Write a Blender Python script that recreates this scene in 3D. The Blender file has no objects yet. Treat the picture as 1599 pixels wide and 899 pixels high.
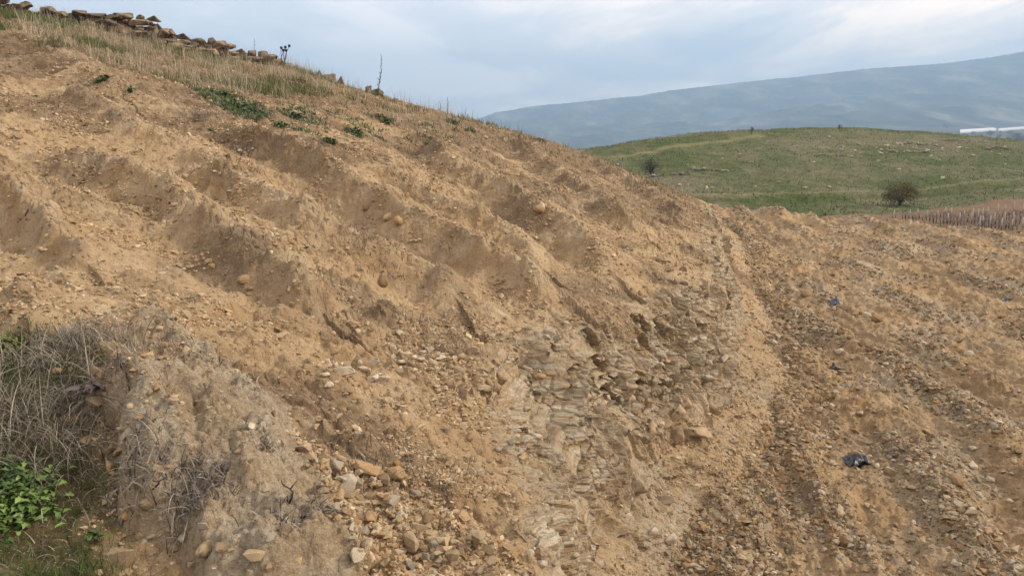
import bpy, bmesh, math, random
import numpy as np
from mathutils import Vector, Matrix
R = math.radians
C = bpy.context.scene.collection
sc = bpy.context.scene
rng = np.random.default_rng(11)
random.seed(11)

# ------------------------------------------------------------------ camera, sky, sun, exposure
CAMZ = 5.0
F = 1231.0                                   # focal length in photo pixels (1599 wide)
PITCH = math.atan(274.0/F)
cam = bpy.data.cameras.new('camera'); camo = bpy.data.objects.new('camera', cam); C.objects.link(camo)
cam.sensor_width = 36; cam.lens = 36*F/1599; cam.clip_start = .05; cam.clip_end = 60000
camo.location = (0, 0, CAMZ); camo.rotation_euler = (R(90)-PITCH, 0, 0)
sc.camera = camo
SUN_EL, SUN_AZ = R(33), R(92)                # azimuth measured from +Y towards +X
sun = bpy.data.lights.new('sun', 'SUN'); suno = bpy.data.objects.new('sun', sun); C.objects.link(suno)
sun.energy = 2.6; sun.angle = R(8); sun.color = (1, .93, .82)
sdir = Vector((math.sin(SUN_AZ)*math.cos(SUN_EL), math.cos(SUN_AZ)*math.cos(SUN_EL), math.sin(SUN_EL)))
suno.rotation_euler = sdir.to_track_quat('Z', 'Y').to_euler()
suno.location = (20, 5, 30)
sc.view_settings.view_transform = 'Standard'; sc.view_settings.look = 'None'
sc.view_settings.gamma = 1; sc.view_settings.exposure = 0.36; sc.view_settings.use_curve_mapping = False
sc.cycles.use_denoising = True
sc.cycles.max_bounces = 5; sc.cycles.diffuse_bounces = 3; sc.cycles.volume_bounces = 0
sc.cycles.transparent_max_bounces = 6

W = bpy.data.worlds.new("World"); sc.world = W; W.use_nodes = True
nt = W.node_tree; nt.nodes.clear()
def N(nt, t, **k):
    n = nt.nodes.new(t)
    for a, v in k.items():
        if a.startswith('i_'):
            n.inputs[int(a[2:])].default_value = v
        else: setattr(n, a, v)
    return n
def ramp(nt, src, stops, interp='LINEAR'):
    n = nt.nodes.new('ShaderNodeValToRGB'); n.color_ramp.interpolation = interp
    e = n.color_ramp.elements
    while len(e) > 1: e.remove(e[-1])
    for i, (p, c) in enumerate(stops):
        if not hasattr(c, '__len__'): c = (c, c, c)
        el = e[0] if i == 0 else e.new(p)
        el.position = p; el.color = (c[0], c[1], c[2], 1)
    nt.links.new(src, n.inputs[0]); return n.outputs[0]
def mix(nt, f, a, b, mode='MIX'):
    n = nt.nodes.new('ShaderNodeMix'); n.data_type = 'RGBA'; n.blend_type = mode
    for s, v in ((0, f), (6, a), (7, b)):
        if hasattr(v, 'is_output'): nt.links.new(v, n.inputs[s])
        elif s == 0: n.inputs[0].default_value = v
        else: n.inputs[s].default_value = (v[0], v[1], v[2], 1)
    return n.outputs[2]
def mth(nt, op, a, b=None, c=None, clamp=False):
    n = nt.nodes.new('ShaderNodeMath'); n.operation = op; n.use_clamp = clamp
    for s, v in ((0, a), (1, b), (2, c)):
        if v is None: continue
        if hasattr(v, 'is_output'): nt.links.new(v, n.inputs[s])
        else: n.inputs[s].default_value = v
    return n.outputs[0]
def noise(nt, vec, scale, detail=4, rough=.55, dist=0, out=0):
    n = nt.nodes.new('ShaderNodeTexNoise'); n.inputs['Scale'].default_value = scale
    n.inputs['Detail'].default_value = detail; n.inputs['Roughness'].default_value = rough
    n.inputs['Distortion'].default_value = dist
    if vec is not None: nt.links.new(vec, n.inputs['Vector'])
    return n.outputs[out]
def mapping(nt, vec, loc=(0,0,0), rot=(0,0,0), sca=(1,1,1)):
    n = nt.nodes.new('ShaderNodeMapping'); n.inputs[1].default_value = loc
    n.inputs[2].default_value = rot; n.inputs[3].default_value = sca
    nt.links.new(vec, n.inputs[0]); return n.outputs[0]

sky = N(nt, 'ShaderNodeTexSky', sky_type='NISHITA'); sky.sun_disc = False
sky.sun_elevation = SUN_EL; sky.sun_rotation = SUN_AZ; sky.air_density = 1.0; sky.dust_density = 1.5; sky.altitude = 300
bg = N(nt, 'ShaderNodeBackground'); bg.inputs[1].default_value = .14
wout = N(nt, 'ShaderNodeOutputWorld')
tc = N(nt, 'ShaderNodeTexCoord')
sep = N(nt, 'ShaderNodeSeparateXYZ'); nt.links.new(tc.outputs['Generated'], sep.inputs[0])
zz = mth(nt, 'MAXIMUM', mth(nt, 'ADD', sep.outputs[2], .10), .06)
cmb = N(nt, 'ShaderNodeCombineXYZ')
nt.links.new(mth(nt, 'DIVIDE', sep.outputs[0], zz), cmb.inputs[0])
nt.links.new(mth(nt, 'DIVIDE', sep.outputs[1], zz), cmb.inputs[1])
cv = mapping(nt, cmb.outputs[0], rot=(0, 0, R(-38)), sca=(.7, .30, 1))
wv = N(nt, 'ShaderNodeVectorMath', operation='ADD'); nt.links.new(cv, wv.inputs[0])
wn = N(nt, 'ShaderNodeVectorMath', operation='SCALE'); nt.links.new(noise(nt, cv, .8, 2, .5, out=1), wn.inputs[0]); wn.inputs['Scale'].default_value = .8
nt.links.new(wn.outputs[0], wv.inputs[1])
n1 = noise(nt, wv.outputs[0], 1.3, 6, .58)
n2 = noise(nt, cmb.outputs[0], .35, 3, .5)
cl = mth(nt, 'ADD', mth(nt, 'MULTIPLY', n1, .75), mth(nt, 'MULTIPLY', n2, .35))
# clouds are a little warmer and brighter on the side of the veiled sun
warm = mth(nt, 'ADD', mth(nt, 'MULTIPLY', sep.outputs[0], .9), .25, clamp=True)
ccol = mix(nt, warm, (7.4, 7.2, 7.3), (14.0, 11.0, 8.3))
gcol = mix(nt, .86, sky.outputs[0], (5.2, 5.55, 6.1))
cmask = ramp(nt, cl, [(.40, 0), (.50, .35), (.62, 1)], 'EASE')
skyc = mix(nt, cmask, gcol, ccol)
nt.links.new(skyc, bg.inputs[0]); nt.links.new(bg.outputs[0], wout.inputs[0])

# ------------------------------------------------------------------ numeric helpers
def h2(ix, iy, seed):
    h = ix.astype(np.int32).astype(np.uint32)*np.uint32(374761393) + iy.astype(np.int32).astype(np.uint32)*np.uint32(668265263) + np.uint32((seed*974634577) & 0xffffffff)
    h = (h ^ (h >> np.uint32(13)))*np.uint32(1274126177)
    h = (h ^ (h >> np.uint32(15)))*np.uint32(2246822519)
    return ((h ^ (h >> np.uint32(16))) & np.uint32(0xffffff)).astype(np.float64)/float(0xffffff)
def perlin(x, y, seed=0):
    ix = np.floor(x); iy = np.floor(y); fx = x-ix; fy = y-iy
    ux = fx*fx*fx*(fx*(fx*6-15)+10); uy = fy*fy*fy*(fy*(fy*6-15)+10)
    def g(dx, dy):
        a = h2(ix+dx, iy+dy, seed)*2*np.pi
        return np.cos(a)*(fx-dx)+np.sin(a)*(fy-dy)
    n0 = g(0, 0)*(1-ux)+g(1, 0)*ux; n1 = g(0, 1)*(1-ux)+g(1, 1)*ux
    return (n0*(1-uy)+n1*uy)*1.5
def fbm(x, y, o=4, seed=0, gain=.5):
    s = 0; a = 1
    for i in range(o):
        s = s + a*perlin(x*2.03**i+17.3*i, y*2.03**i-9.1*i, seed+i); a *= gain
    return s
def worley(x, y, seed=0):
    ix = np.floor(x); iy = np.floor(y)
    f1 = np.full(x.shape, 9.); f2 = None; cid = np.zeros(x.shape)
    for dx in (-1, 0, 1):
        for dy in (-1, 0, 1):
            a = ix+dx; b = iy+dy
            d = np.sqrt((a+h2(a, b, seed)-x)**2+(b+h2(a, b, seed+7)-y)**2)
            c = d < f1
            cid = np.where(c, h2(a, b, seed+13), cid); f1 = np.where(c, d, f1)
    return f1, f2, cid
def sstep(a, b, x):
    t = np.clip((x-a)/(b-a), 0, 1); return t*t*(3-2*t)
def smin(a, b, k):
    h = np.clip(.5+.5*(b-a)/k, 0, 1); return b*(1-h)+a*h-k*h*(1-h)
def smax(a, b, k): return -smin(-a, -b, k)
def tps_fit(P, V):
    P = np.array(P, float); V = np.array(V, float); n = len(P)
    d = np.hypot(P[:, None, 0]-P[None, :, 0], P[:, None, 1]-P[None, :, 1])
    K = d*d*np.log(d+1e-9)+np.eye(n)*.02
    A = np.zeros((n+3, n+3)); A[:n, :n] = K; A[:n, n] = 1; A[:n, n+1:] = P; A[n, :n] = 1; A[n+1:, :n] = P.T
    w = np.linalg.solve(A, np.r_[V, 0, 0, 0])
    def f(x, y):
        s = w[n]+w[n+1]*x+w[n+2]*y
        for i in range(n):
            d2 = (x-P[i, 0])**2+(y-P[i, 1])**2
            s = s + w[i]*.5*d2*np.log(d2+1e-12)
        return s
    return f
def polydist(x, y, poly):
    """signed distance (left of the walking direction positive) and arc length"""
    best = np.full(x.shape, 1e9); sg = np.ones(x.shape); arc = np.zeros(x.shape); L = 0
    for (x0, y0), (x1, y1) in zip(poly[:-1], poly[1:]):
        ex, ey = x1-x0, y1-y0; l2 = ex*ex+ey*ey; l = math.sqrt(l2)
        t = np.clip(((x-x0)*ex+(y-y0)*ey)/l2, 0, 1)
        dx = x-x0-t*ex; dy = y-y0-t*ey; d = np.hypot(dx, dy)
        c = d < best
        sg = np.where(c, np.sign(ex*(y-y0)-ey*(x-x0)), sg); arc = np.where(c, L+t*l, arc); best = np.where(c, d, best); L += l
    return best*sg, arc, L
cp, sp = math.cos(PITCH), math.sin(PITCH)
def pray(px, py):
    """direction of a photo pixel with unit forward (y) component"""
    dx = (px-799.5)/F; dy = (py-449.5)/F
    fw = cp-sp*dy; dn = sp+cp*dy
    return dx/fw, 1.0, -dn/fw
def P3(px, py, y):
    a, b, c = pray(px, py); return (a*y, y, CAMZ+c*y)
def proj(x, y, z):
    dz = z-CAMZ; fw = cp*y-sp*dz; up = sp*y+cp*dz
    fw = np.where(np.abs(fw) < 1e-6, 1e-6, fw)
    return 799.5+F*x/fw, 449.5-F*up/fw, fw

# ------------------------------------------------------------------ macro shape of the hillside
ctrl = [(0,22,27),(150,45,27.5),(300,83,28),(440,108,28.5),(590,152,29.5),(740,192,30.5),(900,238,32),(1000,279,33),(1080,312,34),
        (0,100,18),(0,200,12.5),(0,300,9),(0,400,7),(0,500,5.4),(240,200,14.2),(440,180,17.5),(620,230,18.5),(250,310,10.4),(400,370,9.2),
        (560,420,9.2),(690,470,9.2),(880,480,10.6),(620,345,12.3),(850,340,15.2),(1000,380,16.5),(1070,345,21),(1115,335,27),(400,450,7.5),
        (250,500,5.7),(500,540,6.5),(200,120,20),(800,260,22),(950,310,21),
        (0,899,2.6),(120,700,3.3),(100,540,4.8),(270,650,3.9),(400,700,4.0),(450,899,2.95),(300,899,2.75)]
pts = [P3(*c) for c in ctrl]
for px, py, y in [(0,22,27),(150,45,27.5),(300,83,28),(440,108,28.5),(590,152,29.5),(740,192,30.5),(900,238,32),(1000,279,33)]:
    pts.append(P3(px, py+22, y*1.25)); pts.append(P3(px, py+75, y*1.6))
pts += [P3(-350,-40,30), P3(-350,150,14), P3(-350,420,7), P3(-700,300,8),
        (0,0,CAMZ-1.65),(0,-5,CAMZ-1.5),(-4,0,CAMZ-1.0),(-6,-6,CAMZ-.2),(3,-2,CAMZ-2.0),(-12,0,CAMZ+.6)]
_up = tps_fit([(p[0], p[1]) for p in pts], [p[2] for p in pts])
FOOT = [(5,-14),(4.2,-6),(3.4,0),(3.0,2),(2.4,4),(1.9,6),(1.75,7.3),(2.12,8.4),(2.88,9.6),(4.12,11.7),(5.22,14),(6.35,18.8),(7.8,25),(9.2,31),(9.6,35),(8.4,40),(3,46),(-8,52),(-40,60)]
EDGE = [(-2,52),(6,44.5),(10.9,40.7),(15,37),(20.5,31.3),(30,23.5),(46,8),(60,-20)]
_f = np.array(FOOT, float); _e = np.diff(_f, axis=0); _l = np.hypot(_e[:, 0], _e[:, 1]); FMID = np.cumsum(_l)-_l/2; FNX = _e[:, 1]/_l; FNY = -_e[:, 0]/_l
def cutprof(d):
    return np.where(d < .9, d*.65, .585+(d-.9)*1.85)
def floorz(x, y):
    e, a, _ = polydist(x, y, EDGE)
    return e, a
def base(x, y):
    d, t, _ = polydist(x, y, FOOT)
    e, a = floorz(x, y)
    fl = -np.maximum(e, 0)*.45
    return smax(fl, smin(_up(x, y), cutprof(d), .35), .22)
def cast(px, py, fn=base, ymax=60, n=700):
    a, b, c = pray(px, py)
    y = np.exp(np.linspace(math.log(1.2), math.log(ymax), n))
    below = (CAMZ+c*y) < fn(a*y, y)
    i = int(np.argmax(below)) if below.any() else n-1
    return a*y[i], y[i]
# ridge crests pushed up by the blade, traced and carried to the ground: (pixels, height, width)
RIDGES = [
 ([(330,200),(430,243),(480,270),(533,308),(594,335),(638,368),(703,391),(752,422),(822,463),(860,482)], .42, .34),
 ([(250,262),(366,309),(445,352),(506,387),(576,413),(638,431),(682,452),(708,478)], .34, .34),
 ([(60,236),(117,259),(156,273),(195,290),(231,307),(267,323),(300,346),(340,385),(388,425),(445,462),(500,500)], .33, .28),
 ([(-40,270),(0,298),(28,323),(56,348),(81,371),(105,398),(140,430)], .24, .2),
 ([(600,215),(676,237),(696,262),(734,288),(774,305),(809,325),(838,349),(878,369),(922,409),(956,434)], .34, .4),
 ([(560,262),(624,288),(655,308),(699,331),(734,349),(768,366),(806,392),(850,425)], .24, .3),
 ([(780,218),(820,237),(864,273),(907,302),(965,346),(1000,370)], .3, .45),
 ([(905,245),(950,268),(1010,305),(1060,345)], .25, .45),
 ([(90,150),(160,180),(220,215),(300,245),(360,285)], .22, .35),
 ([(-40,60),(10,72),(60,88),(120,120),(190,160)], .35, .6),
 ([(-30,465),(10,470),(35,492),(45,520)], .3, .3),
 ([(150,470),(230,492),(300,500),(345,490),(380,470)], .1, .15),
]
RG = []
for pl, hgt, wid in RIDGES:
    RG.append(([cast(px, py) for px, py in pl], hgt, wid))
VEGL = [cast(px, py) for px, py in [(-300,60),(0,58),(70,78),(130,100),(230,128),(330,148),(450,162),(560,180),(650,203),(740,222),(830,240),(930,266),(1000,300)]]
VEGL = VEGL + [(VEGL[-1][0]+6, VEGL[-1][1]+10)]

MOUND = [cast(272,655), cast(325,690), cast(395,770), cast(465,870)]
def moundz(x, y):
    d, a, L = polydist(x, y, MOUND)
    return d, a, L
def terr(x, y):
    M = {}
    wx = x+.25*perlin(x*.6, y*.6, 91)+.1*perlin(x*1.9, y*1.9, 92)
    wy = y+.25*perlin(x*.6, y*.6, 93)+.1*perlin(x*1.9, y*1.9, 94)
    up = _up(x, y)
    # downhill and cross-slope coordinates
    s = .9*x-.43*y; v = .43*x+.9*y
    r = np.hypot(x, y)
    vegd, _, _ = polydist(wx, wy, VEGL)
    veg = sstep(-.9, 1.2, vegd+1.2*fbm(x*.5, y*.5, 3, 31))
    rid = np.zeros(x.shape); trn = np.zeros(x.shape); och = np.zeros(x.shape); crest = np.zeros(x.shape)
    for k, (poly, hgt, wid) in enumerate(RG):
        dd, a, L = polydist(x+.05*perlin(x*1.2, y*1.2, 95)+.025*perlin(x*4, y*4, 97), y+.05*perlin(x*1.2, y*1.2, 96)+.025*perlin(x*4, y*4, 98), poly)
        end = sstep(0, 1.2, a)*sstep(0, .5, L-a+.2)
        hv = 1.05*hgt*end*(.95+.12*perlin(a*.6, a*0+k, 60+k)+.08*perlin(a*1.7, dd*1.7, 70+k)); wid = wid*.8
        # the side towards the camera (right of the walking direction) is the scraped, steeper one
        lo = np.where(dd < 0, -dd/(wid*.8), dd/(wid*1.9))
        rid = np.maximum(rid, hv*np.exp(-np.abs(lo)**1.7))
        tr = np.exp(-((dd+wid*2.3)/(wid*1.3))**2)
        trn = np.maximum(trn, hv*tr*(.7+.6*perlin(a*.5, a*0, 80+k)))
        och = np.maximum(och, end*np.exp(-((dd+wid*.55)/(wid*.42))**2)*sstep(-.2, .35, perlin(a*1.1, dd*0+k*3, 40)))
        crest = np.maximum(crest, end*np.exp(-(dd/(wid*.6))**2))
    rid = rid-.55*trn*np.exp(-(rid/.12)**2)
    # drag lines down the slope
    rill = .8*fbm(v*1.1+.3*perlin(s*.4, v*.4, 3), s*.22, 4, 5)*.12+fbm(v*3.3, s*.55, 3, 8)*.05
    lump = fbm(x*.55, y*.55, 3, 21)*.08+fbm(x*2.2, y*2.2, 4, 22)*.05
    fine = fbm(x*5, y*5, 4, 23, .5)*.017
    f1, f2, ci = worley(x*5.5+.6*perlin(x*3, y*3, 41), y*5.5+.6*perlin(x*3, y*3, 42), 43)
    clod = np.sqrt(np.maximum(0, .42**2-f1**2))*(ci > .5)*(.2+ci)*.075
    g1, g2, gi = worley(x*15, y*15, 44)
    clod2 = np.sqrt(np.maximum(0, .42**2-g1**2))*(gi > .45)*gi*.04
    rough = .6+.9*sstep(-.2, .5, fbm(x*.4+5, y*.4, 3, 55))
    z_up = up+rid+(rill+lump)*(1-.4*veg)+(fine+(clod+clod2)*(1+1.2*crest)+.055*np.abs(fbm(x*1.7, y*1.7, 4, 25, .55)))*rough+veg*(fbm(x*3, y*3, 3, 77)*.06)
    # ---- the cut bank
    d, t, _ = polydist(x, y, FOOT)
    zc = cutprof(d)
    tilt = zc+.02*t*0+.05*perlin(t*.5, zc*.6, 61)
    buttress = .36*fbm(t*.42, zc*.25, 3, 62)+.15*fbm(t*1.3, zc*.5, 3, 63)-.12*np.abs(fbm(t*2.2, zc*.8, 3, 57))
    flute = .06*fbm(t*5.5, zc*1.0, 3, 64)
    tl = zc+.05*perlin(t*.35, zc*0, 70)+.012*perlin(t*3, zc*2, 69)-.012*t; LH = .15
    lay = np.floor(tl/LH); fr = tl/LH-lay
    hard = h2(lay, lay*0, 75)
    bx = t/(.14+.25*h2(lay, lay*0, 74))+h2(lay, lay*0, 71)*7+.35*perlin(t*2, zc*3, 72)
    bi = np.floor(bx); bf = bx-bi
    blk = (h2(bi, lay, 73)-.5)*.055+(hard-.5)*.05
    crack = -.045*np.exp(-(np.minimum(bf, 1-bf)/.10)**2)*(h2(bi, lay, 78) > .3)
    rock = sstep(.02, .28, fbm(t*.33+3.1, zc*.7, 3, 65)+.34*np.exp(-((zc-1.7)/.7)**2)+.14-.4*sstep(2.6,3.2,zc)-.3*sstep(.9,.3,zc))
    z_cut = cutprof(d+buttress*sstep(.1, .9, d)+flute*.25)+fine*.7+(clod+clod2)*.6
    hl = sstep(.0, .06, fr)*sstep(.42, .34, fr); ledge = .10*hl*(hard > .25)*(.6+.8*perlin(t*1.1, lay, 54))-.03
    wa, _, wi = worley(t/.34+.2*perlin(t*3, zc*4, 47), tl/.15, 48)
    wb, _, wj = worley(t/.13+.15*perlin(t*7, zc*9, 49), tl/.07, 50)
    wc, _, wk = worley(t/.9, zc/.45+.4*perlin(t*1.3, zc*2, 51), 52)
    frac = (wk-.5)*.05+(wi-.5)*.085+(wj-.5)*.05
    gul = -.10*np.exp(-(fbm(t*.9+.4*zc, zc*.35, 3, 53)/.07)**2)
    disp = frac*(.42+.75*rock)+gul*(1-rock)+rock*((hard-.45)*.10+blk*1.3+crack*1.2+ledge)+(1-.4*rock)*.13*fbm(t*1.3, zc*2.0, 4, 66)+.06*fbm(t*5, zc*6, 4, 58, .6)+.022*fbm(t*16, zc*18, 2, 59)
    mcut = sstep(.25, -.2, z_cut-z_up)
    hill = smin(z_up, z_cut, .07)
    # ---- the terrace floor with its windrows
    e, ea = floorz(x, y)
    c = x*.998-y*.03+.75*perlin(x*.22, y*.13, 81)+.3*perlin(x*.8, y*.35, 82)
    rows = np.sin(c*2*np.pi/1.6)*(.55+.9*perlin(x*.35, y*.2, 89))
    inside = sstep(0, -3, e)
    hum = 1-np.abs(fbm(c*1.3, y*.25, 3, 86))*1.5
    k1, k2, ki = worley(x*3.3+.5*perlin(x*2, y*2, 45), y*3.3, 46)
    lumpf = np.sqrt(np.maximum(0, .46**2-k1**2))*(ki > .45)*(.25+ki)*.09
    floor = (rows*.10+hum*.09+fbm(x*1.0, y*.6, 4, 83)*.10+fbm(x*4, y*4, 4, 85, .6)*.05+(clod*1.1+clod2*1.1+lumpf)*(.6+.7*sstep(-.4, .5, rows)))*sstep(2.5, -.5, e)
    bump = .55+.55*perlin(ea*.55, ea*0, 84)
    floor += np.exp(-((e+1.0)/.9)**2)*(.10+.34*np.maximum(bump, .1))*sstep(6, 10, ea)
    floor -= np.maximum(e, 0)*.55
    z = smax(floor, hill, .16)
    isfloor = sstep(.12, -.08, hill-floor)
    nx_, ny_ = np.interp(t, FMID, FNX), np.interp(t, FMID, FNY)
    disp = disp*mcut*(1-isfloor)*sstep(.05, .45, d)*(r < 45)
    M['ox'] = nx_*disp; M['oy'] = ny_*disp
    # ---- mound at the lip where the photographer stands
    md, ma, mL = moundz(x+.10*perlin(x*2.3, y*2.3, 101)+.04*perlin(x*7, y*7, 103), y+.10*perlin(x*2.3, y*2.3, 102)+.04*perlin(x*7, y*7, 104))
    # ---- grey rock faces, pale dust
    gry = rock*mcut*(1-isfloor)
    M['dark'] = np.clip(veg*.9+.95*(1-isfloor)*(1-mcut)*sstep(-.15, .45, fbm(x*.45, y*.45, 4, 32)*.8+.5*sstep(-11, -.5, vegd)-.12), 0, 1)*(1-isfloor)+isfloor*(.30+.45*fbm(x*.7, y*.4, 3, 37)).clip(0, .7)
    M['och'] = np.clip(och*(1-veg)*(1-mcut*.6)+isfloor*sstep(-.1, .4, fbm(x*.6, y*.3, 4, 87))*.75+mcut*.55*sstep(.15, .5, fbm(t*.9, zc*1.3, 3, 68)), 0, 1)
    M['gry'] = np.clip(mcut*(1-isfloor)*.3*wi+gry*hl*.9+.8*gry*(.35+.65*h2(lay, lay*0, 79))+isfloor*.85*sstep(.02, .4, fbm(x*.6+9, y*.3, 3, 88))+crest*.35*(1-mcut), 0, 1)
    M['veg'] = veg*(1-isfloor)
    M['floor'] = isfloor; M['cut'] = mcut*(1-isfloor)*sstep(.7, 1.15, d); M['d'] = d; M['t'] = t; M['vegd'] = vegd; M['e'] = e
    M['rows'] = rows; M['rock'] = rock
    return z, M

# ------------------------------------------------------------------ the ground as a grid that is finest near the viewer
th = np.concatenate([np.linspace(-180, -75, 60, endpoint=False), np.linspace(-75, -37, 130, endpoint=False),
                     np.linspace(-37, 37, 1380, endpoint=False), np.linspace(37, 75, 130, endpoint=False), np.linspace(75, 180, 61)])
TH = np.radians(th)
LR0, LR1 = math.log(.5), math.log(62)
LR = np.concatenate([np.linspace(LR0, math.log(2.3), 130, endpoint=False), np.linspace(math.log(2.3), math.log(19), 1130, endpoint=False), np.linspace(math.log(19), LR1, 440)])
NR = len(LR)
RR = np.exp(LR)
TT, RRR = np.meshgrid(TH, RR)
GX = RRR*np.sin(TT); GY = RRR*np.cos(TT)
from concurrent.futures import ThreadPoolExecutor
def chunked(fn, x, y, n=60000):
    parts = [(x[i:i+n], y[i:i+n]) for i in range(0, len(x), n)]
    with ThreadPoolExecutor(8) as ex: res = list(ex.map(lambda p: fn(*p), parts))
    return np.concatenate([r[0] for r in res]), {k: np.concatenate([r[1][k] for r in res]) for k in res[0][1]}
GZ, MK = chunked(terr, GX.ravel(), GY.ravel())
GZ = GZ.reshape(GX.shape); MK = {k: v.reshape(GX.shape) for k, v in MK.items()}
def gsample(A, x, y):
    x = np.asarray(x, float); y = np.asarray(y, float)
    j = np.interp(np.arctan2(x, y), TH, np.arange(len(TH))); i = np.interp(np.log(np.hypot(x, y)+1e-9), LR, np.arange(NR))
    j0 = np.clip(j.astype(int), 0, len(TH)-2); i0 = np.clip(i.astype(int), 0, NR-2); fj = j-j0; fi = i-i0
    return (A[i0, j0]*(1-fi)*(1-fj)+A[i0+1, j0]*fi*(1-fj)+A[i0, j0+1]*(1-fi)*fj+A[i0+1, j0+1]*fi*fj)
def hz(x, y): return gsample(GZ, x, y)
def on(px, py, ymax=60):
    """point of the ground seen at a photo pixel"""
    x, y = cast(px, py, hz, ymax, 1600); return Vector((x+float(gsample(MK['ox'], x, y)), y+float(gsample(MK['oy'], x, y)), float(hz(x, y))))

# ------------------------------------------------------------------ object helpers
def tag(o, label=None, cat=None, group=None, kind=None):
    if label: o['label'] = label
    if cat: o['category'] = cat
    if group: o['group'] = group
    if kind: o['kind'] = kind
    return o
def npmesh(name, V, faces, mat, attrs=None, parent=None, smooth=True, cols=None):
    """faces: list of (n x k) index arrays"""
    me = bpy.data.meshes.new(name)
    V = np.asarray(V, np.float32); me.vertices.add(len(V)); me.vertices.foreach_set('co', V.ravel())
    faces = [np.asarray(f) for f in faces if len(f)]
    nl = sum(f.size for f in faces); npoly = sum(len(f) for f in faces)
    me.loops.add(nl); me.polygons.add(npoly)
    me.loops.foreach_set('vertex_index', np.concatenate([f.ravel() for f in faces]).astype(np.int32))
    tot = np.concatenate([np.full(len(f), f.shape[1]) for f in faces]); st = np.r_[0, np.cumsum(tot)[:-1]]
    me.polygons.foreach_set('loop_start', st.astype(np.int32))
    try: me.polygons.foreach_set('loop_total', tot.astype(np.int32))
    except Exception: pass
    me.polygons.foreach_set('use_smooth', np.full(npoly, smooth))
    me.update(calc_edges=True); me.validate()
    if attrs:
        for k, a in attrs.items():
            at = me.attributes.new(k, 'FLOAT', 'POINT'); at.data.foreach_set('value', np.asarray(a, np.float32).ravel())
    if cols is not None:
        at = me.attributes.new('tint', 'FLOAT_COLOR', 'POINT')
        c4 = np.ones((len(V), 4), np.float32); c4[:, :3] = cols; at.data.foreach_set('color', c4.ravel())
    if mat: me.materials.append(mat)
    o = bpy.data.objects.new(name, me); C.objects.link(o)
    if parent: o.parent = parent
    return o
def empty(name, loc=(0, 0, 0), rz=0):
    o = bpy.data.objects.new(name, None); C.objects.link(o); o.location = loc; o.rotation_euler = (0, 0, rz); o.empty_display_size = .1
    return o
def link(name, me, loc, rot=(0, 0, 0), sca=(1, 1, 1), parent=None):
    o = bpy.data.objects.new(name, me); C.objects.link(o); o.location = loc; o.rotation_euler = rot; o.scale = sca
    if parent: o.parent = parent
    return o
class MB:
    def __init__(s): s.v = []; s.q = []; s.t = []; s.c = []; s.n = 0
    def add(s, V, Q=None, T=None, col=None):
        V = np.asarray(V, float)
        if Q is not None and len(Q): s.q.append(np.asarray(Q)+s.n)
        if T is not None and len(T): s.t.append(np.asarray(T)+s.n)
        s.v.append(V); s.c.append(np.tile(np.asarray(col if col is not None else (1, 1, 1), float), (len(V), 1))); s.n += len(V)
    def tube(s, pts, rad, k=5, col=None):
        pts = np.asarray(pts, float); n = len(pts); rad = np.broadcast_to(rad, (n,))
        tg = np.gradient(pts, axis=0); tg /= np.linalg.norm(tg, axis=1)[:, None]+1e-9
        ref = np.array([0.31, .17, .93]); a = np.cross(tg, ref); a /= np.linalg.norm(a, axis=1)[:, None]+1e-9; b = np.cross(tg, a)
        an = np.arange(k)*2*np.pi/k
        V = (pts[:, None]+rad[:, None, None]*(np.cos(an)[None, :, None]*a[:, None]+np.sin(an)[None, :, None]*b[:, None])).reshape(-1, 3)
        Q = [(i*k+j, i*k+(j+1) % k, (i+1)*k+(j+1) % k, (i+1)*k+j) for i in range(n-1) for j in range(k)]
        V = np.vstack([V, pts[0], pts[-1]])
        T = [(n*k, (j+1) % k, j) for j in range(k)]+[(n*k+1, (n-1)*k+j, (n-1)*k+(j+1) % k) for j in range(k)]
        s.add(V, Q, T, col)
    def build(s, name, mat, parent=None, smooth=True):
        fs = []
        if s.q: fs.append(np.vstack(s.q))
        if s.t: fs.append(np.vstack(s.t))
        return npmesh(name, np.vstack(s.v), fs, mat, None, parent, smooth, np.vstack(s.c))

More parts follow.
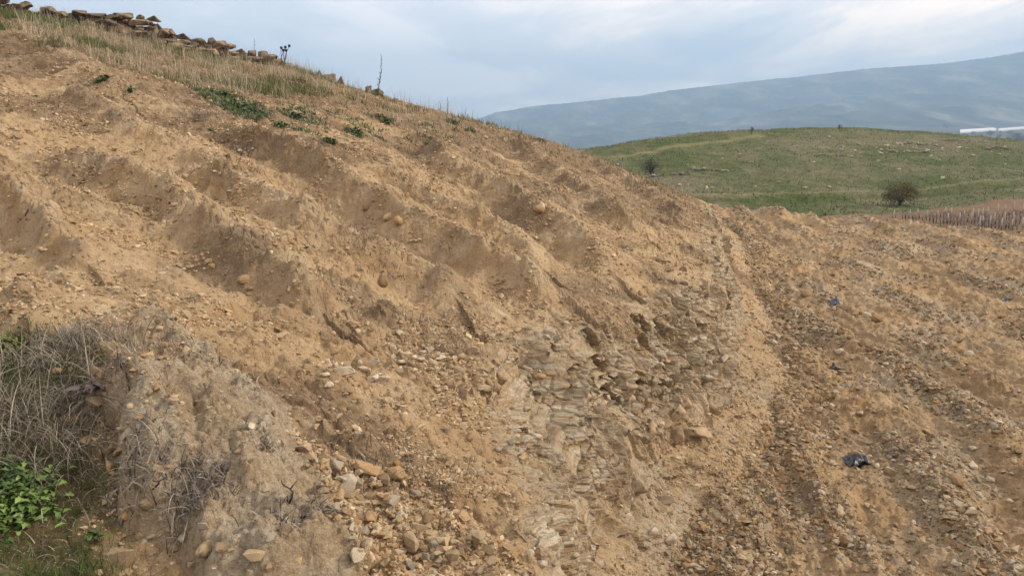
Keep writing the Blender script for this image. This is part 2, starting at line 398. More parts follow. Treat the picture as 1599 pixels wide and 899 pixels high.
# ------------------------------------------------------------------ materials
def mat_new(name, rough=.9):
    m = bpy.data.materials.new(name); m.use_nodes = True; t = m.node_tree
    b = t.nodes['Principled BSDF']; b.inputs['Roughness'].default_value = rough; b.inputs['Specular IOR Level'].default_value = .25
    return m, t, b
def attr(t, name, out='Fac'):
    n = t.nodes.new('ShaderNodeAttribute'); n.attribute_name = name; return n.outputs[out]
def objco(t): return t.nodes.new('ShaderNodeTexCoord').outputs['Object']
def bump(t, h, strength, dist, b, prev=None):
    n = t.nodes.new('ShaderNodeBump'); n.inputs['Strength'].default_value = strength; n.inputs['Distance'].default_value = dist
    t.links.new(h, n.inputs['Height'])
    if prev: t.links.new(prev, n.inputs['Normal'])
    t.links.new(n.outputs[0], b.inputs['Normal']); return n.outputs[0]
def soil_mat(name):
    m, t, b = mat_new(name, .95); b.inputs['Specular IOR Level'].default_value = .12
    co = objco(t)
    blot = noise(t, co, 1.3, 6, .7)
    big = noise(t, co, .55, 5, .6); mid = noise(t, co, 3.5, 5, .65); fin = noise(t, co, 28, 4, .7); spk = noise(t, co, 95, 2, .6)
    basec = ramp(t, mid, [(.30, (.275, .188, .104)), (.5, (.395, .285, .168)), (.70, (.49, .378, .245))])
    basec = mix(t, ramp(t, big, [(.38, 0), (.62, 1)]), basec, mix(t, .5, basec, (.385, .255, .132)))
    och = mth(t, 'MULTIPLY', attr(t, 'och'), ramp(t, mid, [(.35, 1), (.65, .45)]))
    basec = mix(t, mth(t, 'MULTIPLY', och, .85), basec, (.36, .222, .10))
    gr = ramp(t, fin, [(.35, (.29, .235, .16)), (.55, (.40, .335, .24)), (.7, (.48, .415, .315))])
    basec = mix(t, mth(t, 'MULTIPLY', attr(t, 'gry'), ramp(t, mid, [(.34, .35), (.6, .95)])), basec, gr)
    # beds of the cut face: thin pale and brown layers lying level in the ground
    bco = mapping(t, co, rot=(.02, .03, 0), sca=(.16, .16, 7.5)); bed_ = noise(t, bco, 1.15, 4, .7)
    bedc = ramp(t, bed_, [(.34, (.29, .195, .108)), (.44, (.45, .335, .205)), (.50, (.38, .30, .20)), (.54, (.60, .53, .41)), (.58, (.47, .365, .235)), (.66, (.39, .25, .125)), (.72, (.54, .46, .335))])
    bm_ = mth(t, 'MULTIPLY', attr(t, 'cut'), ramp(t, noise(t, co, 1.1, 4, .65), [(.36, .15), (.52, .9)]))
    basec = mix(t, bm_, basec, bedc)
    dk = mth(t, 'MULTIPLY', attr(t, 'dark'), ramp(t, mid, [(.3, 1), (.7, .55)]))
    basec = mix(t, dk, basec, ramp(t, fin, [(.35, (.10, .068, .042)), (.6, (.19, .132, .083))]))
    basec = mix(t, attr(t, 'moss'), basec, ramp(t, fin, [(.35, (.045, .04, .02)), (.6, (.085, .085, .03))]))
    basec = mix(t, ramp(t, blot, [(.54, 0), (.66, .55)]), basec, (.235, .155, .085))
    basec = mix(t, ramp(t, blot, [(.32, .5), (.44, 0)]), basec, (.50, .40, .27))
    # pale and dark grains
    basec = mix(t, ramp(t, spk, [(.62, 0), (.70, .55)]), basec, (.55, .44, .31))
    basec = mix(t, ramp(t, spk, [(.30, .6), (.38, 0)]), basec, (.15, .09, .045))
    basec = mix(t, ramp(t, fin, [(.28, .5), (.45, 0)]), basec, (.19, .118, .058))
    t.links.new(basec, b.inputs['Base Color'])
    p = bump(t, noise(t, co, 16, 6, .72), .85, .05, b)
    p = bump(t, noise(t, co, 75, 4, .7), .7, .012, b, p)
    vv = t.nodes.new('ShaderNodeTexVoronoi'); vv.feature = 'DISTANCE_TO_EDGE'; vv.inputs['Scale'].default_value = 1; t.links.new(mapping(t, co, sca=(4.5, 4.5, 9)), vv.inputs['Vector'])
    hh = mth(t, 'MULTIPLY', mth(t, 'ADD', mth(t, 'MINIMUM', mth(t, 'MULTIPLY', vv.outputs[0], 6), 1), mth(t, 'MULTIPLY', bed_, 2.2)), bm_)
    bump(t, hh, .8, .05, b, p)
    return m
def tint_mat(name, var=.25, scale=40, rough=.85, trans=0):
    m, t, b = mat_new(name, rough)
    n = noise(t, objco(t), scale, 4, .65)
    c = mix(t, ramp(t, n, [(.3, 0), (.7, 1)]), (1-var*1.4,)*3, (1+var*.6,)*3)
    c = mix(t, 1.0, attr(t, 'tint', 'Color'), c, 'MULTIPLY')
    t.links.new(c, b.inputs['Base Color'])
    return m
def rock_mat(name, stops, scale=9, bumpd=.03, extra=None):
    m, t, b = mat_new(name, .92); b.inputs['Specular IOR Level'].default_value = .15
    co = objco(t); oi = t.nodes.new('ShaderNodeObjectInfo')
    va = t.nodes.new('ShaderNodeVectorMath'); va.operation = 'ADD'; t.links.new(co, va.inputs[0])
    sv = t.nodes.new('ShaderNodeVectorMath'); sv.operation = 'SCALE'; t.links.new(oi.outputs['Random'], sv.inputs['Scale']); sv.inputs[0].default_value = (31, 17, 23)
    t.links.new(sv.outputs[0], va.inputs[1]); co = va.outputs[0]
    n = noise(t, co, scale, 6, .65); c = ramp(t, n, stops)
    h = t.nodes.new('ShaderNodeHueSaturation'); t.links.new(c, h.inputs['Color'])
    t.links.new(mth(t, 'ADD', mth(t, 'MULTIPLY', oi.outputs['Random'], .6), .68), h.inputs['Value'])
    c = h.outputs[0]
    sp_ = noise(t, co, scale*7, 3, .6)
    c = mix(t, ramp(t, sp_, [(.6, 0), (.7, .4)]), c, (.6, .52, .40))
    if extra: c = mix(t, ramp(t, noise(t, co, scale*.7, 4, .6), [(.5, 0), (.6, .9)]), c, extra)
    t.links.new(c, b.inputs['Base Color'])
    p = bump(t, noise(t, co, scale*3, 5, .7), .6, bumpd, b)
    bump(t, sp_, .5, bumpd*.3, b, p)
    return m
SOIL = soil_mat('bare_soil')
TAN = rock_mat('tan_stone', [(.3, (.26, .18, .10)), (.5, (.37, .27, .16)), (.7, (.46, .36, .24))], 12, .01)
GREY = rock_mat('pale_grey_stone', [(.3, (.26, .215, .15)), (.5, (.38, .32, .235)), (.7, (.50, .44, .34))], 12, .01)
ORANGE = rock_mat('orange_clay', [(.3, (.22, .14, .07)), (.5, (.33, .215, .11)), (.7, (.40, .285, .16))], 12, .01)
OUTCROP = rock_mat('weathered_limestone', [(.3, (.06, .05, .04)), (.48, (.17, .13, .09)), (.6, (.30, .21, .13)), (.75, (.36, .29, .20))], 3.5, .06, (.09, .08, .07))
TINT = tint_mat('plant_fibre', .2, 30)
GRAVEL = tint_mat('loose_gravel', .3, 35, .95)

# ------------------------------------------------------------------ ground objects
moss = np.zeros(GX.shape)
PX, PY, FW = proj(GX, GY, GZ)
mossn = fbm(GX.ravel()*2.2, GY.ravel()*2.2, 3, 120).reshape(GX.shape)
moss = ((FW > 0)*sstep(230, 110, PX+60*mossn-(PY-700)*.05)*sstep(515, 545, PY+25*mossn)*sstep(8, 5, GY)).clip(0, 1)
TA = {'dark': MK['dark'], 'och': MK['och'], 'gry': MK['gry'], 'moss': moss, 'cut': MK['cut']}
nI, nJ = GX.shape
ii, jj = np.meshgrid(np.arange(nI-1), np.arange(nJ-1), indexing='ij')
Q = np.stack([ii*nJ+jj, (ii+1)*nJ+jj, (ii+1)*nJ+jj+1, ii*nJ+jj+1], -1).reshape(-1, 4)[:, ::-1]
isf = (MK['d'][:-1, :-1] < 0).ravel()
V = np.stack([GX+MK['ox'], GY+MK['oy'], GZ], -1).reshape(-1, 3)
for nm, sel in (('hillside', ~isf), ('terrace_ground', isf)):
    q = Q[sel]; used = np.zeros(len(V), bool); used[q.ravel()] = True
    idx = np.cumsum(used)-1
    o = npmesh(nm, V[used], [idx[q]], SOIL, {k: a.ravel()[used] for k, a in TA.items()}, None, nm != 'hillside')
    tag(o, kind='structure')
    # __TEX__
# ------------------------------------------------------------------ the lip of turned earth in front of the viewer
gx, gy = np.meshgrid(np.arange(-3.1, .25, .0075), np.arange(2.0, 5.9, .0075))
sh = gx.shape; x, y = gx.ravel(), gy.ravel()
md, ma, mL = polydist(x+.16*perlin(x*2.1, y*2.1, 101)+.05*perlin(x*7, y*7, 103), y+.16*perlin(x*2.1, y*2.1, 102)+.05*perlin(x*7, y*7, 104), MOUND)
mt = np.clip(ma/mL, 0, 1)
wid_l = .40+.17*mt; wid_r = .28+.06*mt
q = np.where(md > 0, md/wid_r, -md/wid_l)
endc = np.minimum(1, 1)
Mh = (.40-.10*mt)*np.clip(1-q**4.2, -1, 1)
g1, g2, gi = worley(x*7, y*7, 131); g3, g4, gj = worley(x*19, y*19, 133)
fq = np.clip(1.1-q**2, .2, 1)
Mh = Mh+.09*fbm(x*2.6, y*2.6, 4, 130)+fq*(np.sqrt(np.maximum(0, .42**2-g1**2))*(gi > .5)*gi*.12+np.sqrt(np.maximum(0, .42**2-g3**2))*(gj > .35)*gj*.035+.016*fbm(x*14, y*14, 4, 135, .6))
# cracks that split the clod
Mh -= .05*np.exp(-(fbm(x*2.0, y*2.0, 3, 137)/.03)**2)*(Mh > .08)*(perlin(x*1.3, y*1.3, 139) > .15)
MZ = hz(x, y)+Mh-.03
Mh += .014*fq*fbm(x*26, y*30, 3, 136, .6)*(.3+.7*sstep(-.2, .2, fbm(x*3, y*3, 2, 134)))
MZ = hz(x, y)+Mh-.03
vis = (Mh > -.05)
ii, jj = np.meshgrid(np.arange(sh[0]-1), np.arange(sh[1]-1), indexing='ij')
Qm = np.stack([ii*sh[1]+jj, ii*sh[1]+jj+1, (ii+1)*sh[1]+jj+1, (ii+1)*sh[1]+jj], -1).reshape(-1, 4)
Qm = Qm[vis[Qm].any(1)]
used = np.zeros(len(x), bool); used[Qm.ravel()] = True; idx = np.cumsum(used)-1
lowpart = sstep(.30, .05, Mh)
o = npmesh('earth_mound', np.stack([x, y, MZ], -1)[used], [idx[Qm]], SOIL,
           {'dark': (.05+.35*fbm(x*2, y*2, 3, 138)).clip(0, .35)[used], 'och': (lowpart*.35)[used], 'gry': (1.15-.6*lowpart)[used], 'moss': np.zeros(used.sum())}, None, False)
tag(o, 'lumpy mound of grey-brown turned earth with dry grass stuck in it, beside the weedy patch', 'earth mound')
from mathutils.interpolate import poly_3d_calc
def mz(px_, py_):
    j = (px_+3.1)/.0075; i = (py_-2.0)/.0075
    if 0 <= i < sh[0]-1 and 0 <= j < sh[1]-1:
        k = int(round(i))*sh[1]+int(round(j))
        if used[k]: return float(MZ[k])
    return -1e9
def top(x, y):
    return max(float(hz(x, y)), mz(x, y))
def topv(x, y):
    z = hz(x, y); i = np.round((np.asarray(y)-2.0)/.0075).astype(int); j = np.round((np.asarray(x)+3.1)/.0075).astype(int)
    ok = (i >= 0) & (i < sh[0]) & (j >= 0) & (j < sh[1]); k = np.where(ok, i*sh[1]+j, 0); ok &= used[k]
    return np.where(ok, np.maximum(z, MZ[k]), z)
def ont(px, py, ymax=60):
    x, y = cast(px, py, topv, ymax, 1600); return Vector((x+float(gsample(MK['ox'], x, y)), y+float(gsample(MK['oy'], x, y)), float(topv(x, y))))

# ------------------------------------------------------------------ the green hill, the vineyard flat, the valley and the mountain
hc = [(900,240,215),(1000,224,222),(1100,211,230),(1180,207,234),(1270,203,238),(1400,207,238),(1500,214,232),(1599,227,222),(1750,245,210),
      (900,290,165),(1000,270,172),(1200,270,176),(1400,260,182),(1550,255,192),(1750,275,180),
      (900,325,135),(1120,322,134),(1250,323,134),(1400,322,134),(1500,316,140),(1599,300,150),(1750,290,150),
      (1450,338,112),(1599,358,90),(1599,320,122),(1750,360,88)]
hp = [P3(*c) for c in hc]
for px, py, yy in hc[:9]: hp += [P3(px, py+14, yy*1.25), P3(px, py+50, yy*1.7)]
hp += [(-30, 60, -14), (0, 62, -14), (20, 56, -13), (40, 48, -13), (70, 40, -14), (60, 60, -13)]
_hill = tps_fit([(p[0], p[1]) for p in hp], [p[2] for p in hp])
def hcast0(px, py): return cast(px, py, _hill, 330, 1500)
SCARP = [hcast0(px, py) for px, py in [(900,318),(1000,316),(1120,312),(1200,308),(1290,309),(1380,303),(1470,299),(1540,292),(1599,285),(1700,272)]]
PATH1 = [hcast0(px, py) for px, py in [(900,247),(950,250),(1010,240),(1080,230),(1150,220),(1185,214)]]
PATH2 = [hcast0(px, py) for px, py in [(900,240),(980,228),(1040,219),(1080,214)]]
PLOW = [hcast0(px, py) for px, py in [(1360,331),(1420,328),(1500,318),(1599,306),(1700,292)]]
def hillf(x, y):
    z = _hill(x, y)
    d, a, L = polydist(x+1.2*perlin(x*.1, y*.1, 201), y+1.2*perlin(x*.1, y*.1, 202), SCARP)
    z = z+.9*sstep(-1.5, 1.5, d)-.45
    z = z+.5*fbm(x*.06, y*.06, 3, 203)+.22*fbm(x*.3, y*.3, 3, 204)+.10*fbm(x*1.2, y*1.2, 3, 205)
    # outcropping limestone shelves
    led = sstep(.15, .4, fbm(x*.05+4, y*.05, 3, 206))*sstep(0, .2, _hill(x, y)+8)
    q = z/.8; z = z*(1-.6*led)+.6*led*(np.floor(q)+sstep(.55, 1, q-np.floor(q)))*.8
    d1, _, _ = polydist(x, y, PATH1); d2, _, _ = polydist(x, y, PATH2); d3, _, _ = polydist(x, y, PLOW)
    M = {'path': np.maximum(np.exp(-(d1/1.7)**2), np.exp(-(d2/1.1)**2)), 'scarp': np.exp(-((d+0)/2.2)**2)*0+sstep(2.0, 0, np.abs(d+1.2)),
         'plow': sstep(.6, -.6, d3+.8*perlin(x*.3, y*.3, 207)), 'led': led, 'edge': np.exp(-((d-2.0)/.7)**2)}
    return z, M
tha = np.radians(np.linspace(-14, 48, 640)); ra = np.exp(np.linspace(math.log(48), math.log(430), 620))
T2, R2 = np.meshgrid(tha, ra); HX, HY = R2*np.sin(T2), R2*np.cos(T2)
HZ, HM = chunked(hillf, HX.ravel(), HY.ravel())
def grid_faces(sh):
    ii, jj = np.meshgrid(np.arange(sh[0]-1), np.arange(sh[1]-1), indexing='ij')
    return np.stack([ii*sh[1]+jj, ii*sh[1]+jj+1, (ii+1)*sh[1]+jj+1, (ii+1)*sh[1]+jj], -1).reshape(-1, 4)
def hzf(x, y):
    x = np.atleast_1d(np.asarray(x, float)); y = np.atleast_1d(np.asarray(y, float)); return hillf(x, y)[0]
def onh(px, py):
    x, y = cast(px, py, hzf, 330, 1200); return Vector((x, y, float(hzf(x, y)[0])))
m, t, b = mat_new('hill_turf', .95); b.inputs['Specular IOR Level'].default_value = .1
co = objco(t)
nb = noise(t, co, .035, 4, .6); nm_ = noise(t, co, .22, 5, .65); nf = noise(t, co, 1.6, 5, .7)
green = ramp(t, nf, [(.3, (.032, .045, .013)), (.5, (.06, .08, .022)), (.7, (.11, .12, .045))])
dry = ramp(t, nf, [(.3, (.09, .075, .042)), (.5, (.155, .13, .08)), (.7, (.23, .20, .135))])
c = mix(t, ramp(t, mth(t, 'ADD', mth(t, 'MULTIPLY', nb, .6), mth(t, 'MULTIPLY', nm_, .4)), [(.44, .05), (.60, .9)]), green, dry)
c = mix(t, mth(t, 'MULTIPLY', attr(t, 'path'), .7), c, (.20, .18, .085))
c = mix(t, mth(t, 'MULTIPLY', attr(t, 'scarp'), ramp(t, nm_, [(.35, 1), (.65, .5)])), c, ramp(t, nf, [(.3, (.025, .03, .01)), (.6, (.065, .08, .02))]))
c = mix(t, mth(t, 'MULTIPLY', attr(t, 'edge'), .4), c, (.26, .22, .14))
c = mix(t, attr(t, 'plow'), c, ramp(t, nf, [(.3, (.13, .085, .052)), (.6, (.20, .13, .08))]))
t.links.new(c, b.inputs['Base Color']); bump(t, nf, .8, .25, b)
HILLM = m
o = npmesh('green_hill', np.stack([HX, HY, HZ.reshape(HX.shape)], -1).reshape(-1, 3), [grid_faces(HX.shape)], HILLM, HM); tag(o, kind='structure')

VZ = -62
def vzf(x, y):
    return VZ-170*sstep(.47, .18, np.arctan2(x, y))*sstep(250, 1300, np.hypot(x, y))
def valf(x, y):
    r = np.hypot(x, y)
    return vzf(x, y)+3*fbm(x*.004, y*.004, 3, 301)+9*fbm(x*.0008, y*.0008, 3, 302)*sstep(500, 2500, r)+0*x, {}
tha = np.radians(np.linspace(-180, 180, 721)); ra = np.exp(np.linspace(math.log(60), math.log(9600), 260))
T2, R2 = np.meshgrid(tha, ra); VX, VY = R2*np.sin(T2), R2*np.cos(T2)
VH, _ = chunked(valf, VX.ravel(), VY.ravel())
m, t, b = mat_new('valley_fields', .95); b.inputs['Specular IOR Level'].default_value = .05
co = mapping(t, objco(t), rot=(0, 0, .5), sca=(.0022, .0058, 0))
vo = t.nodes.new('ShaderNodeTexVoronoi'); vo.inputs['Scale'].default_value = 1; t.links.new(co, vo.inputs['Vector'])
sepc = t.nodes.new('ShaderNodeSeparateColor'); t.links.new(vo.outputs['Color'], sepc.inputs[0])
c = ramp(t, sepc.outputs[0], [(0, (.10, .07, .055)), (.3, (.13, .09, .07)), (.5, (.07, .075, .04)), (.75, (.15, .115, .085)), (1, (.09, .10, .05))], 'CONSTANT')
c = mix(t, ramp(t, noise(t, objco(t), .02, 4, .7), [(.5, 0), (.7, .8)]), c, (.045, .05, .03))
t.links.new(c, b.inputs['Base Color'])
o = npmesh('valley', np.stack([VX.ravel(), VY.ravel(), VH], -1), [grid_faces(VX.shape)], m); tag(o, kind='structure')

rp = [(-500,330),(300,290),(560,228),(660,203),(740,188),(775,176),(830,167),(900,160),(1000,150),(1045,142),(1100,136),(1200,125),(1300,114),(1400,105),(1470,99),(1530,91),(1599,80),(1700,66),(2000,40)]
RDG = 8200.0
az_k = [math.atan(pray(px, 150)[0]) for px, _ in rp]
zr_k = [pray(px, py)[2]/math.hypot(pray(px, py)[0], 1)*RDG+CAMZ for px, py in rp]
def mtf(x, y):
    r = np.hypot(x, y); a = np.arctan2(x, y)
    zr = np.interp(a, az_k, zr_k)
    st = np.interp(a, [az_k[4], math.atan(pray(1200,150)[0]), math.atan(pray(1420,150)[0]), math.atan(pray(1599,150)[0])], [3500, 3500, 3900, 4600]); f = np.clip((r-st)/(RDG-st), 0, 1.6)
    prof = np.where(f < 1, .26*sstep(0, .55, f)+.74*sstep(.5, 1.0, f)**1.05, 1-.25*(f-1))
    sx, sy = x/900., y/900.
    spur = 1-np.abs(fbm(sx*.8, sy*.8, 5, 311))*2
    vz = vzf(x, y); h = (zr-vz)*prof
    n = (spur*85+fbm(sx*3, sy*3, 5, 313, .6)*38)*np.clip(h/200, 0, 1)*np.where(f < .55, 1, .02+.98*np.clip((.99-f)/.44, 0, 1))
    jag = 5*fbm(a*260, r*0, 3, 314)*(f > .9)
    return vz-14+h+n+jag+13*np.clip(h/60, 0, 1), {}
tha = np.radians(np.linspace(-24, 50, 900)); ra = np.concatenate([np.linspace(3400, 8300, 400), np.linspace(8340, 9400, 20)])
T2, R2 = np.meshgrid(tha, ra); MX, MY = R2*np.sin(T2), R2*np.cos(T2)
MH, _ = chunked(mtf, MX.ravel(), MY.ravel())
m, t, b = mat_new('mountain_scrub', .95); b.inputs['Specular IOR Level'].default_value = .05
co = objco(t)
c = ramp(t, noise(t, mapping(t, co, sca=(1, .22, 1.6)), .0042, 7, .66), [(.36, (.010, .016, .011)), (.5, (.05, .056, .036)), (.58, (.12, .115, .08)), (.70, (.27, .24, .17))])
t.links.new(c, b.inputs['Base Color'])
o = npmesh('mountain', np.stack([MX.ravel(), MY.ravel(), MH], -1), [grid_faces(MX.shape)], m); tag(o, kind='structure')

# the air between here and the mountain
zt = float(MH.max())+20; zb = float(min(VH.min(), MH.min()))-1-40
hv = 10200
vs = [(sx*hv, sy*hv, z) for z in (zb, zt) for sy in (-1, 1) for sx in (-1, 1)]
m = bpy.data.materials.new('air'); m.use_nodes = True; t = m.node_tree; t.nodes.clear()
pv = t.nodes.new('ShaderNodeVolumePrincipled'); pv.inputs['Color'].default_value = (.47, .71, 1, 1); pv.inputs['Density'].default_value = 1.85e-4; pv.inputs['Anisotropy'].default_value = .1
ou = t.nodes.new('ShaderNodeOutputMaterial'); t.links.new(pv.outputs[0], ou.inputs['Volume'])
me = bpy.data.meshes.new('haze'); me.from_pydata(vs, [], [(0, 2, 3, 1), (4, 5, 7, 6), (0, 1, 5, 4), (2, 6, 7, 3), (0, 4, 6, 2), (1, 3, 7, 5)]); me.materials.append(m)
o = bpy.data.objects.new('haze', me); C.objects.link(o); tag(o, kind='stuff')

# ------------------------------------------------------------------ far things: greenhouses, valley trees
GH = tint_mat('milky_film', .04, .05, .5)
def greenhouse(label, px0, px1, py0, py1, dep):
    gx0, gy0 = pray(px0, py0)[0], 1; r0 = (CAMZ-VZ-4)/-pray(px0, py0)[2]; r1 = (CAMZ-VZ-4)/-pray(px1, py1)[2]
    A = np.array([pray(px0, py0)[0]*r0, r0]); B = np.array([pray(px1, py1)[0]*r1, r1]); u = B-A; L = np.linalg.norm(u); u /= L; w = np.array([-u[1], u[0]])
    zg = float(valf(np.array([A[0]]), np.array([A[1]]))[0][0])-.5
    o = empty('greenhouse', (A[0], A[1], zg), math.atan2(u[1], u[0])); 
    ad = A/np.linalg.norm(A); wv_ = (float(ad@u), float(ad@w))
    mb = MB(); ns = 14
    k = 9; prof = [(0, 0)]+[(i/(k-1), 4+2.6*math.sin(math.pi*i/(k-1))) for i in range(k)]+[(1, 0)]
    for s in range(ns):
        y0 = dep*s/ns; yw = dep/ns*.97
        Va = [(0, y0+p*yw, z) for p, z in prof]+[(L, y0+p*yw, z) for p, z in prof]; n = len(prof)
        Va = [(vx, vy*wv_[1], vz) if 0 else (vx+vy*wv_[0], vy*wv_[1], vz) for vx, vy, vz in Va]
        mb.add(Va, [(i, i+1, n+i+1, n+i) for i in range(n-1)], [(0, i+1, i) for i in range(1, n-1)]+[(n, n+i, n+i+1) for i in range(1, n-1)], (.55, .56, .57))
    g_ = mb.build('greenhouse', GH, None, False); g_.location = o.location; g_.rotation_euler = o.rotation_euler; tag(g_, label, 'greenhouse', None); bpy.data.objects.remove(o)
greenhouse('long white greenhouse in the valley, the left one with its end in view', 1499, 1556, 207.5, 203.5, 330)
greenhouse('white greenhouse in the valley, the right one running out of the picture', 1559, 1640, 203, 196, 330)

LEAF = tint_mat('foliage', .25, 3)
def leaf_crown(mb, cx, cy, cz, rx, ry, rz, n, size, c0, c1, seed, clumps=14):
    g = np.random.default_rng(seed)
    cl = g.normal(size=(clumps, 3)); cl /= np.linalg.norm(cl, axis=1)[:, None]; cl *= g.uniform(.35, .95, (clumps, 1))
    k = g.integers(0, clumps, n); p = cl[k]+g.normal(size=(n, 3))*.2
    p = p[(np.linalg.norm(p, axis=1) < 1.15)]; n = len(p); k = k[:n]
    P = p*np.array([rx, ry, rz])+np.array([cx, cy, cz])
    a = g.normal(size=(n, 3)); a /= np.linalg.norm(a, axis=1)[:, None]; b_ = np.cross(a, g.normal(size=(n, 3))); b_ /= np.linalg.norm(b_, axis=1)[:, None]
    s = size*g.uniform(.6, 1.4, (n, 1))
    V = np.stack([P-a*s, P+b_*s*.45, P+a*s, P-b_*s*.45], 1).reshape(-1, 3)
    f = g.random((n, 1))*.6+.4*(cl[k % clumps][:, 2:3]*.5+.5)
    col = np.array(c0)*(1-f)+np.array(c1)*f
    mb.add(V, np.arange(4*n).reshape(-1, 4)); mb.c[-1] = np.repeat(col, 4, 0)
def bush(label, cat, name, loc, w, h, n, size, c0, c1, seed, group=None, trunkc=(.07, .05, .035), trunk=.06, bare=0):
    o = empty(name, loc); tag(o, label, cat, group)
    g = np.random.default_rng(seed); mb = MB()
    for i in range(7+bare):
        a = g.uniform(0, 2*np.pi); e = np.array([math.cos(a)*w*.38*g.uniform(.3, 1), math.sin(a)*w*.38*g.uniform(.3, 1), h*g.uniform(.6, .92)])
        tt = np.linspace(0, 1, 6)[:, None]; pts_ = e*tt*np.array([1, 1, 1])+np.array([0, 0, -.1])+g.normal(size=(6, 3))*w*.02*tt
        pts_[:, :2] *= tt**.6
        mb.tube(pts_, np.linspace(h*.03, h*.008, 6), 5, trunkc)
    mb.build('trunk', LEAF, o)
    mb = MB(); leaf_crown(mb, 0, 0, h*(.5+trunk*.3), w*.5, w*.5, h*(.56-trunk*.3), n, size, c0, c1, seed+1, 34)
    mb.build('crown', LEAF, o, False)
    return o
p = onh(1405, 322)
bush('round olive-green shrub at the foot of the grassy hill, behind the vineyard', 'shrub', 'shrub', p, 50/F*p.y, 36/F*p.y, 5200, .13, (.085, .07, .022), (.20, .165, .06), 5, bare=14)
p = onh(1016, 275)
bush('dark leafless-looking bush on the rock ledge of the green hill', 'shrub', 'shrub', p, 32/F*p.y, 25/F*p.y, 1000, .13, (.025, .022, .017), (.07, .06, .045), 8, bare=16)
for px, py, h, lb in ((1311, 205, 2.1, 'small dark sapling alone on the crest of the green hill, right of its highest point'), (1174, 208, 1.6, 'tiny dark bush where the path meets the crest of the green hill')):
    p = onh(px, py); bush(lb, 'shrub', 'sapling', p, h*.6, h, 160, .12, (.03, .03, .02), (.06, .06, .03), 30+px)
vt = [(1478,199,14),(1530,216,12),(1545,213,14),(1560,215,10),(1578,209,12),(1586,219,20),(1596,222,24),(1574,221,14),(1505,213,9),(1520,211,9),(1590,213,9),(1562,208,7)]
for i, (px, py, w) in enumerate(vt):
    a = pray(px, py); r = (CAMZ-VZ)/-a[2]; x, y = a[0]*r, r; z = float(valf(np.array([x]), np.array([y]))[0][0])
    far = w/F*r
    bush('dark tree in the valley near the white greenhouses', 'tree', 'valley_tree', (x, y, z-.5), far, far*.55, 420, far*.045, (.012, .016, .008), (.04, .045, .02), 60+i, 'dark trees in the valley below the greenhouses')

# vineyard: posts and bare vines
WOOD = tint_mat('weathered_wood', .25, 12)
posts = [(1395,342),(1432,341),(1447,341),(1463,341),(1485,341),(1504,341),(1519,341),(1534,341),(1542,337),(1557,334),(1569,333),(1583,330),(1596,333),
         (1479,348),(1497,348),(1516,349),(1534,352),(1552,349),(1568,350),(1582,347),(1529,357),(1545,355),(1564,357),(1579,358),(1596,358),(1598,345),(1420,340),(1475,337),(1526,345)]
mb = MB(); mb.tube([(0, 0, -.2), (.01, 0, .6), (0, .01, 1.35)], [.08, .075, .07], 6, (.42, .38, .31)); pm = mb.build('vineyard_post', WOOD); pme = pm.data; bpy.data.objects.remove(pm)
for i, (px, py) in enumerate(posts):
    p = onh(px, py); o = link('vineyard_post', pme, p, (random.uniform(-.05, .05), random.uniform(-.05, .05), random.uniform(0, 6)), (1, 1, random.uniform(.85, 1.15)))
    tag(o, 'pale wooden post standing among bare vines beyond the bulldozed terrace', 'post', 'vineyard posts')
vm = []
for k in range(4):
    g = np.random.default_rng(400+k); mb = MB()
    mb.tube([(0, 0, -.1), (.04, .02, .3), (.02, -.03, .6)], [.05, .045, .04], 5, (.07, .05, .045))
    for j in range(9):
        a = g.uniform(0, 6.28); tt = np.linspace(0, 1, 5)[:, None]
        e = np.array([math.cos(a)*.55, math.sin(a)*.35, g.uniform(.1, .55)])
        mb.tube(np.array([.02, -.03, .6])+e*tt+g.normal(size=(5, 3))*.06*tt, np.linspace(.02, .008, 5), 3, (.24, .185, .15))
    o_ = mb.build('grapevine', WOOD); vm.append(o_.data); bpy.data.objects.remove(o_)
cnt = 0
for row in range(9):
    for k in range(40):
        u = k/40.; px = 1392+ (k*5.4)+random.uniform(-1, 1); py = 341+row*2.4-(px-1395)*.030*(1-row*.1)+random.uniform(-.5, .5)
        if random.random() < .3 or px > 1612 or py > 362 or px < 1392+row*15: continue
        p = onh(px, py); o = link('grapevine', vm[(k+row) % 4], p, (0, 0, random.uniform(0, 6)), (1, 1, random.uniform(.6, .9))); cnt += 1
        tag(o, 'bare brown grapevine in the small vineyard beyond the terrace', 'vine', 'bare vines in the vineyard')
print('vines', cnt)

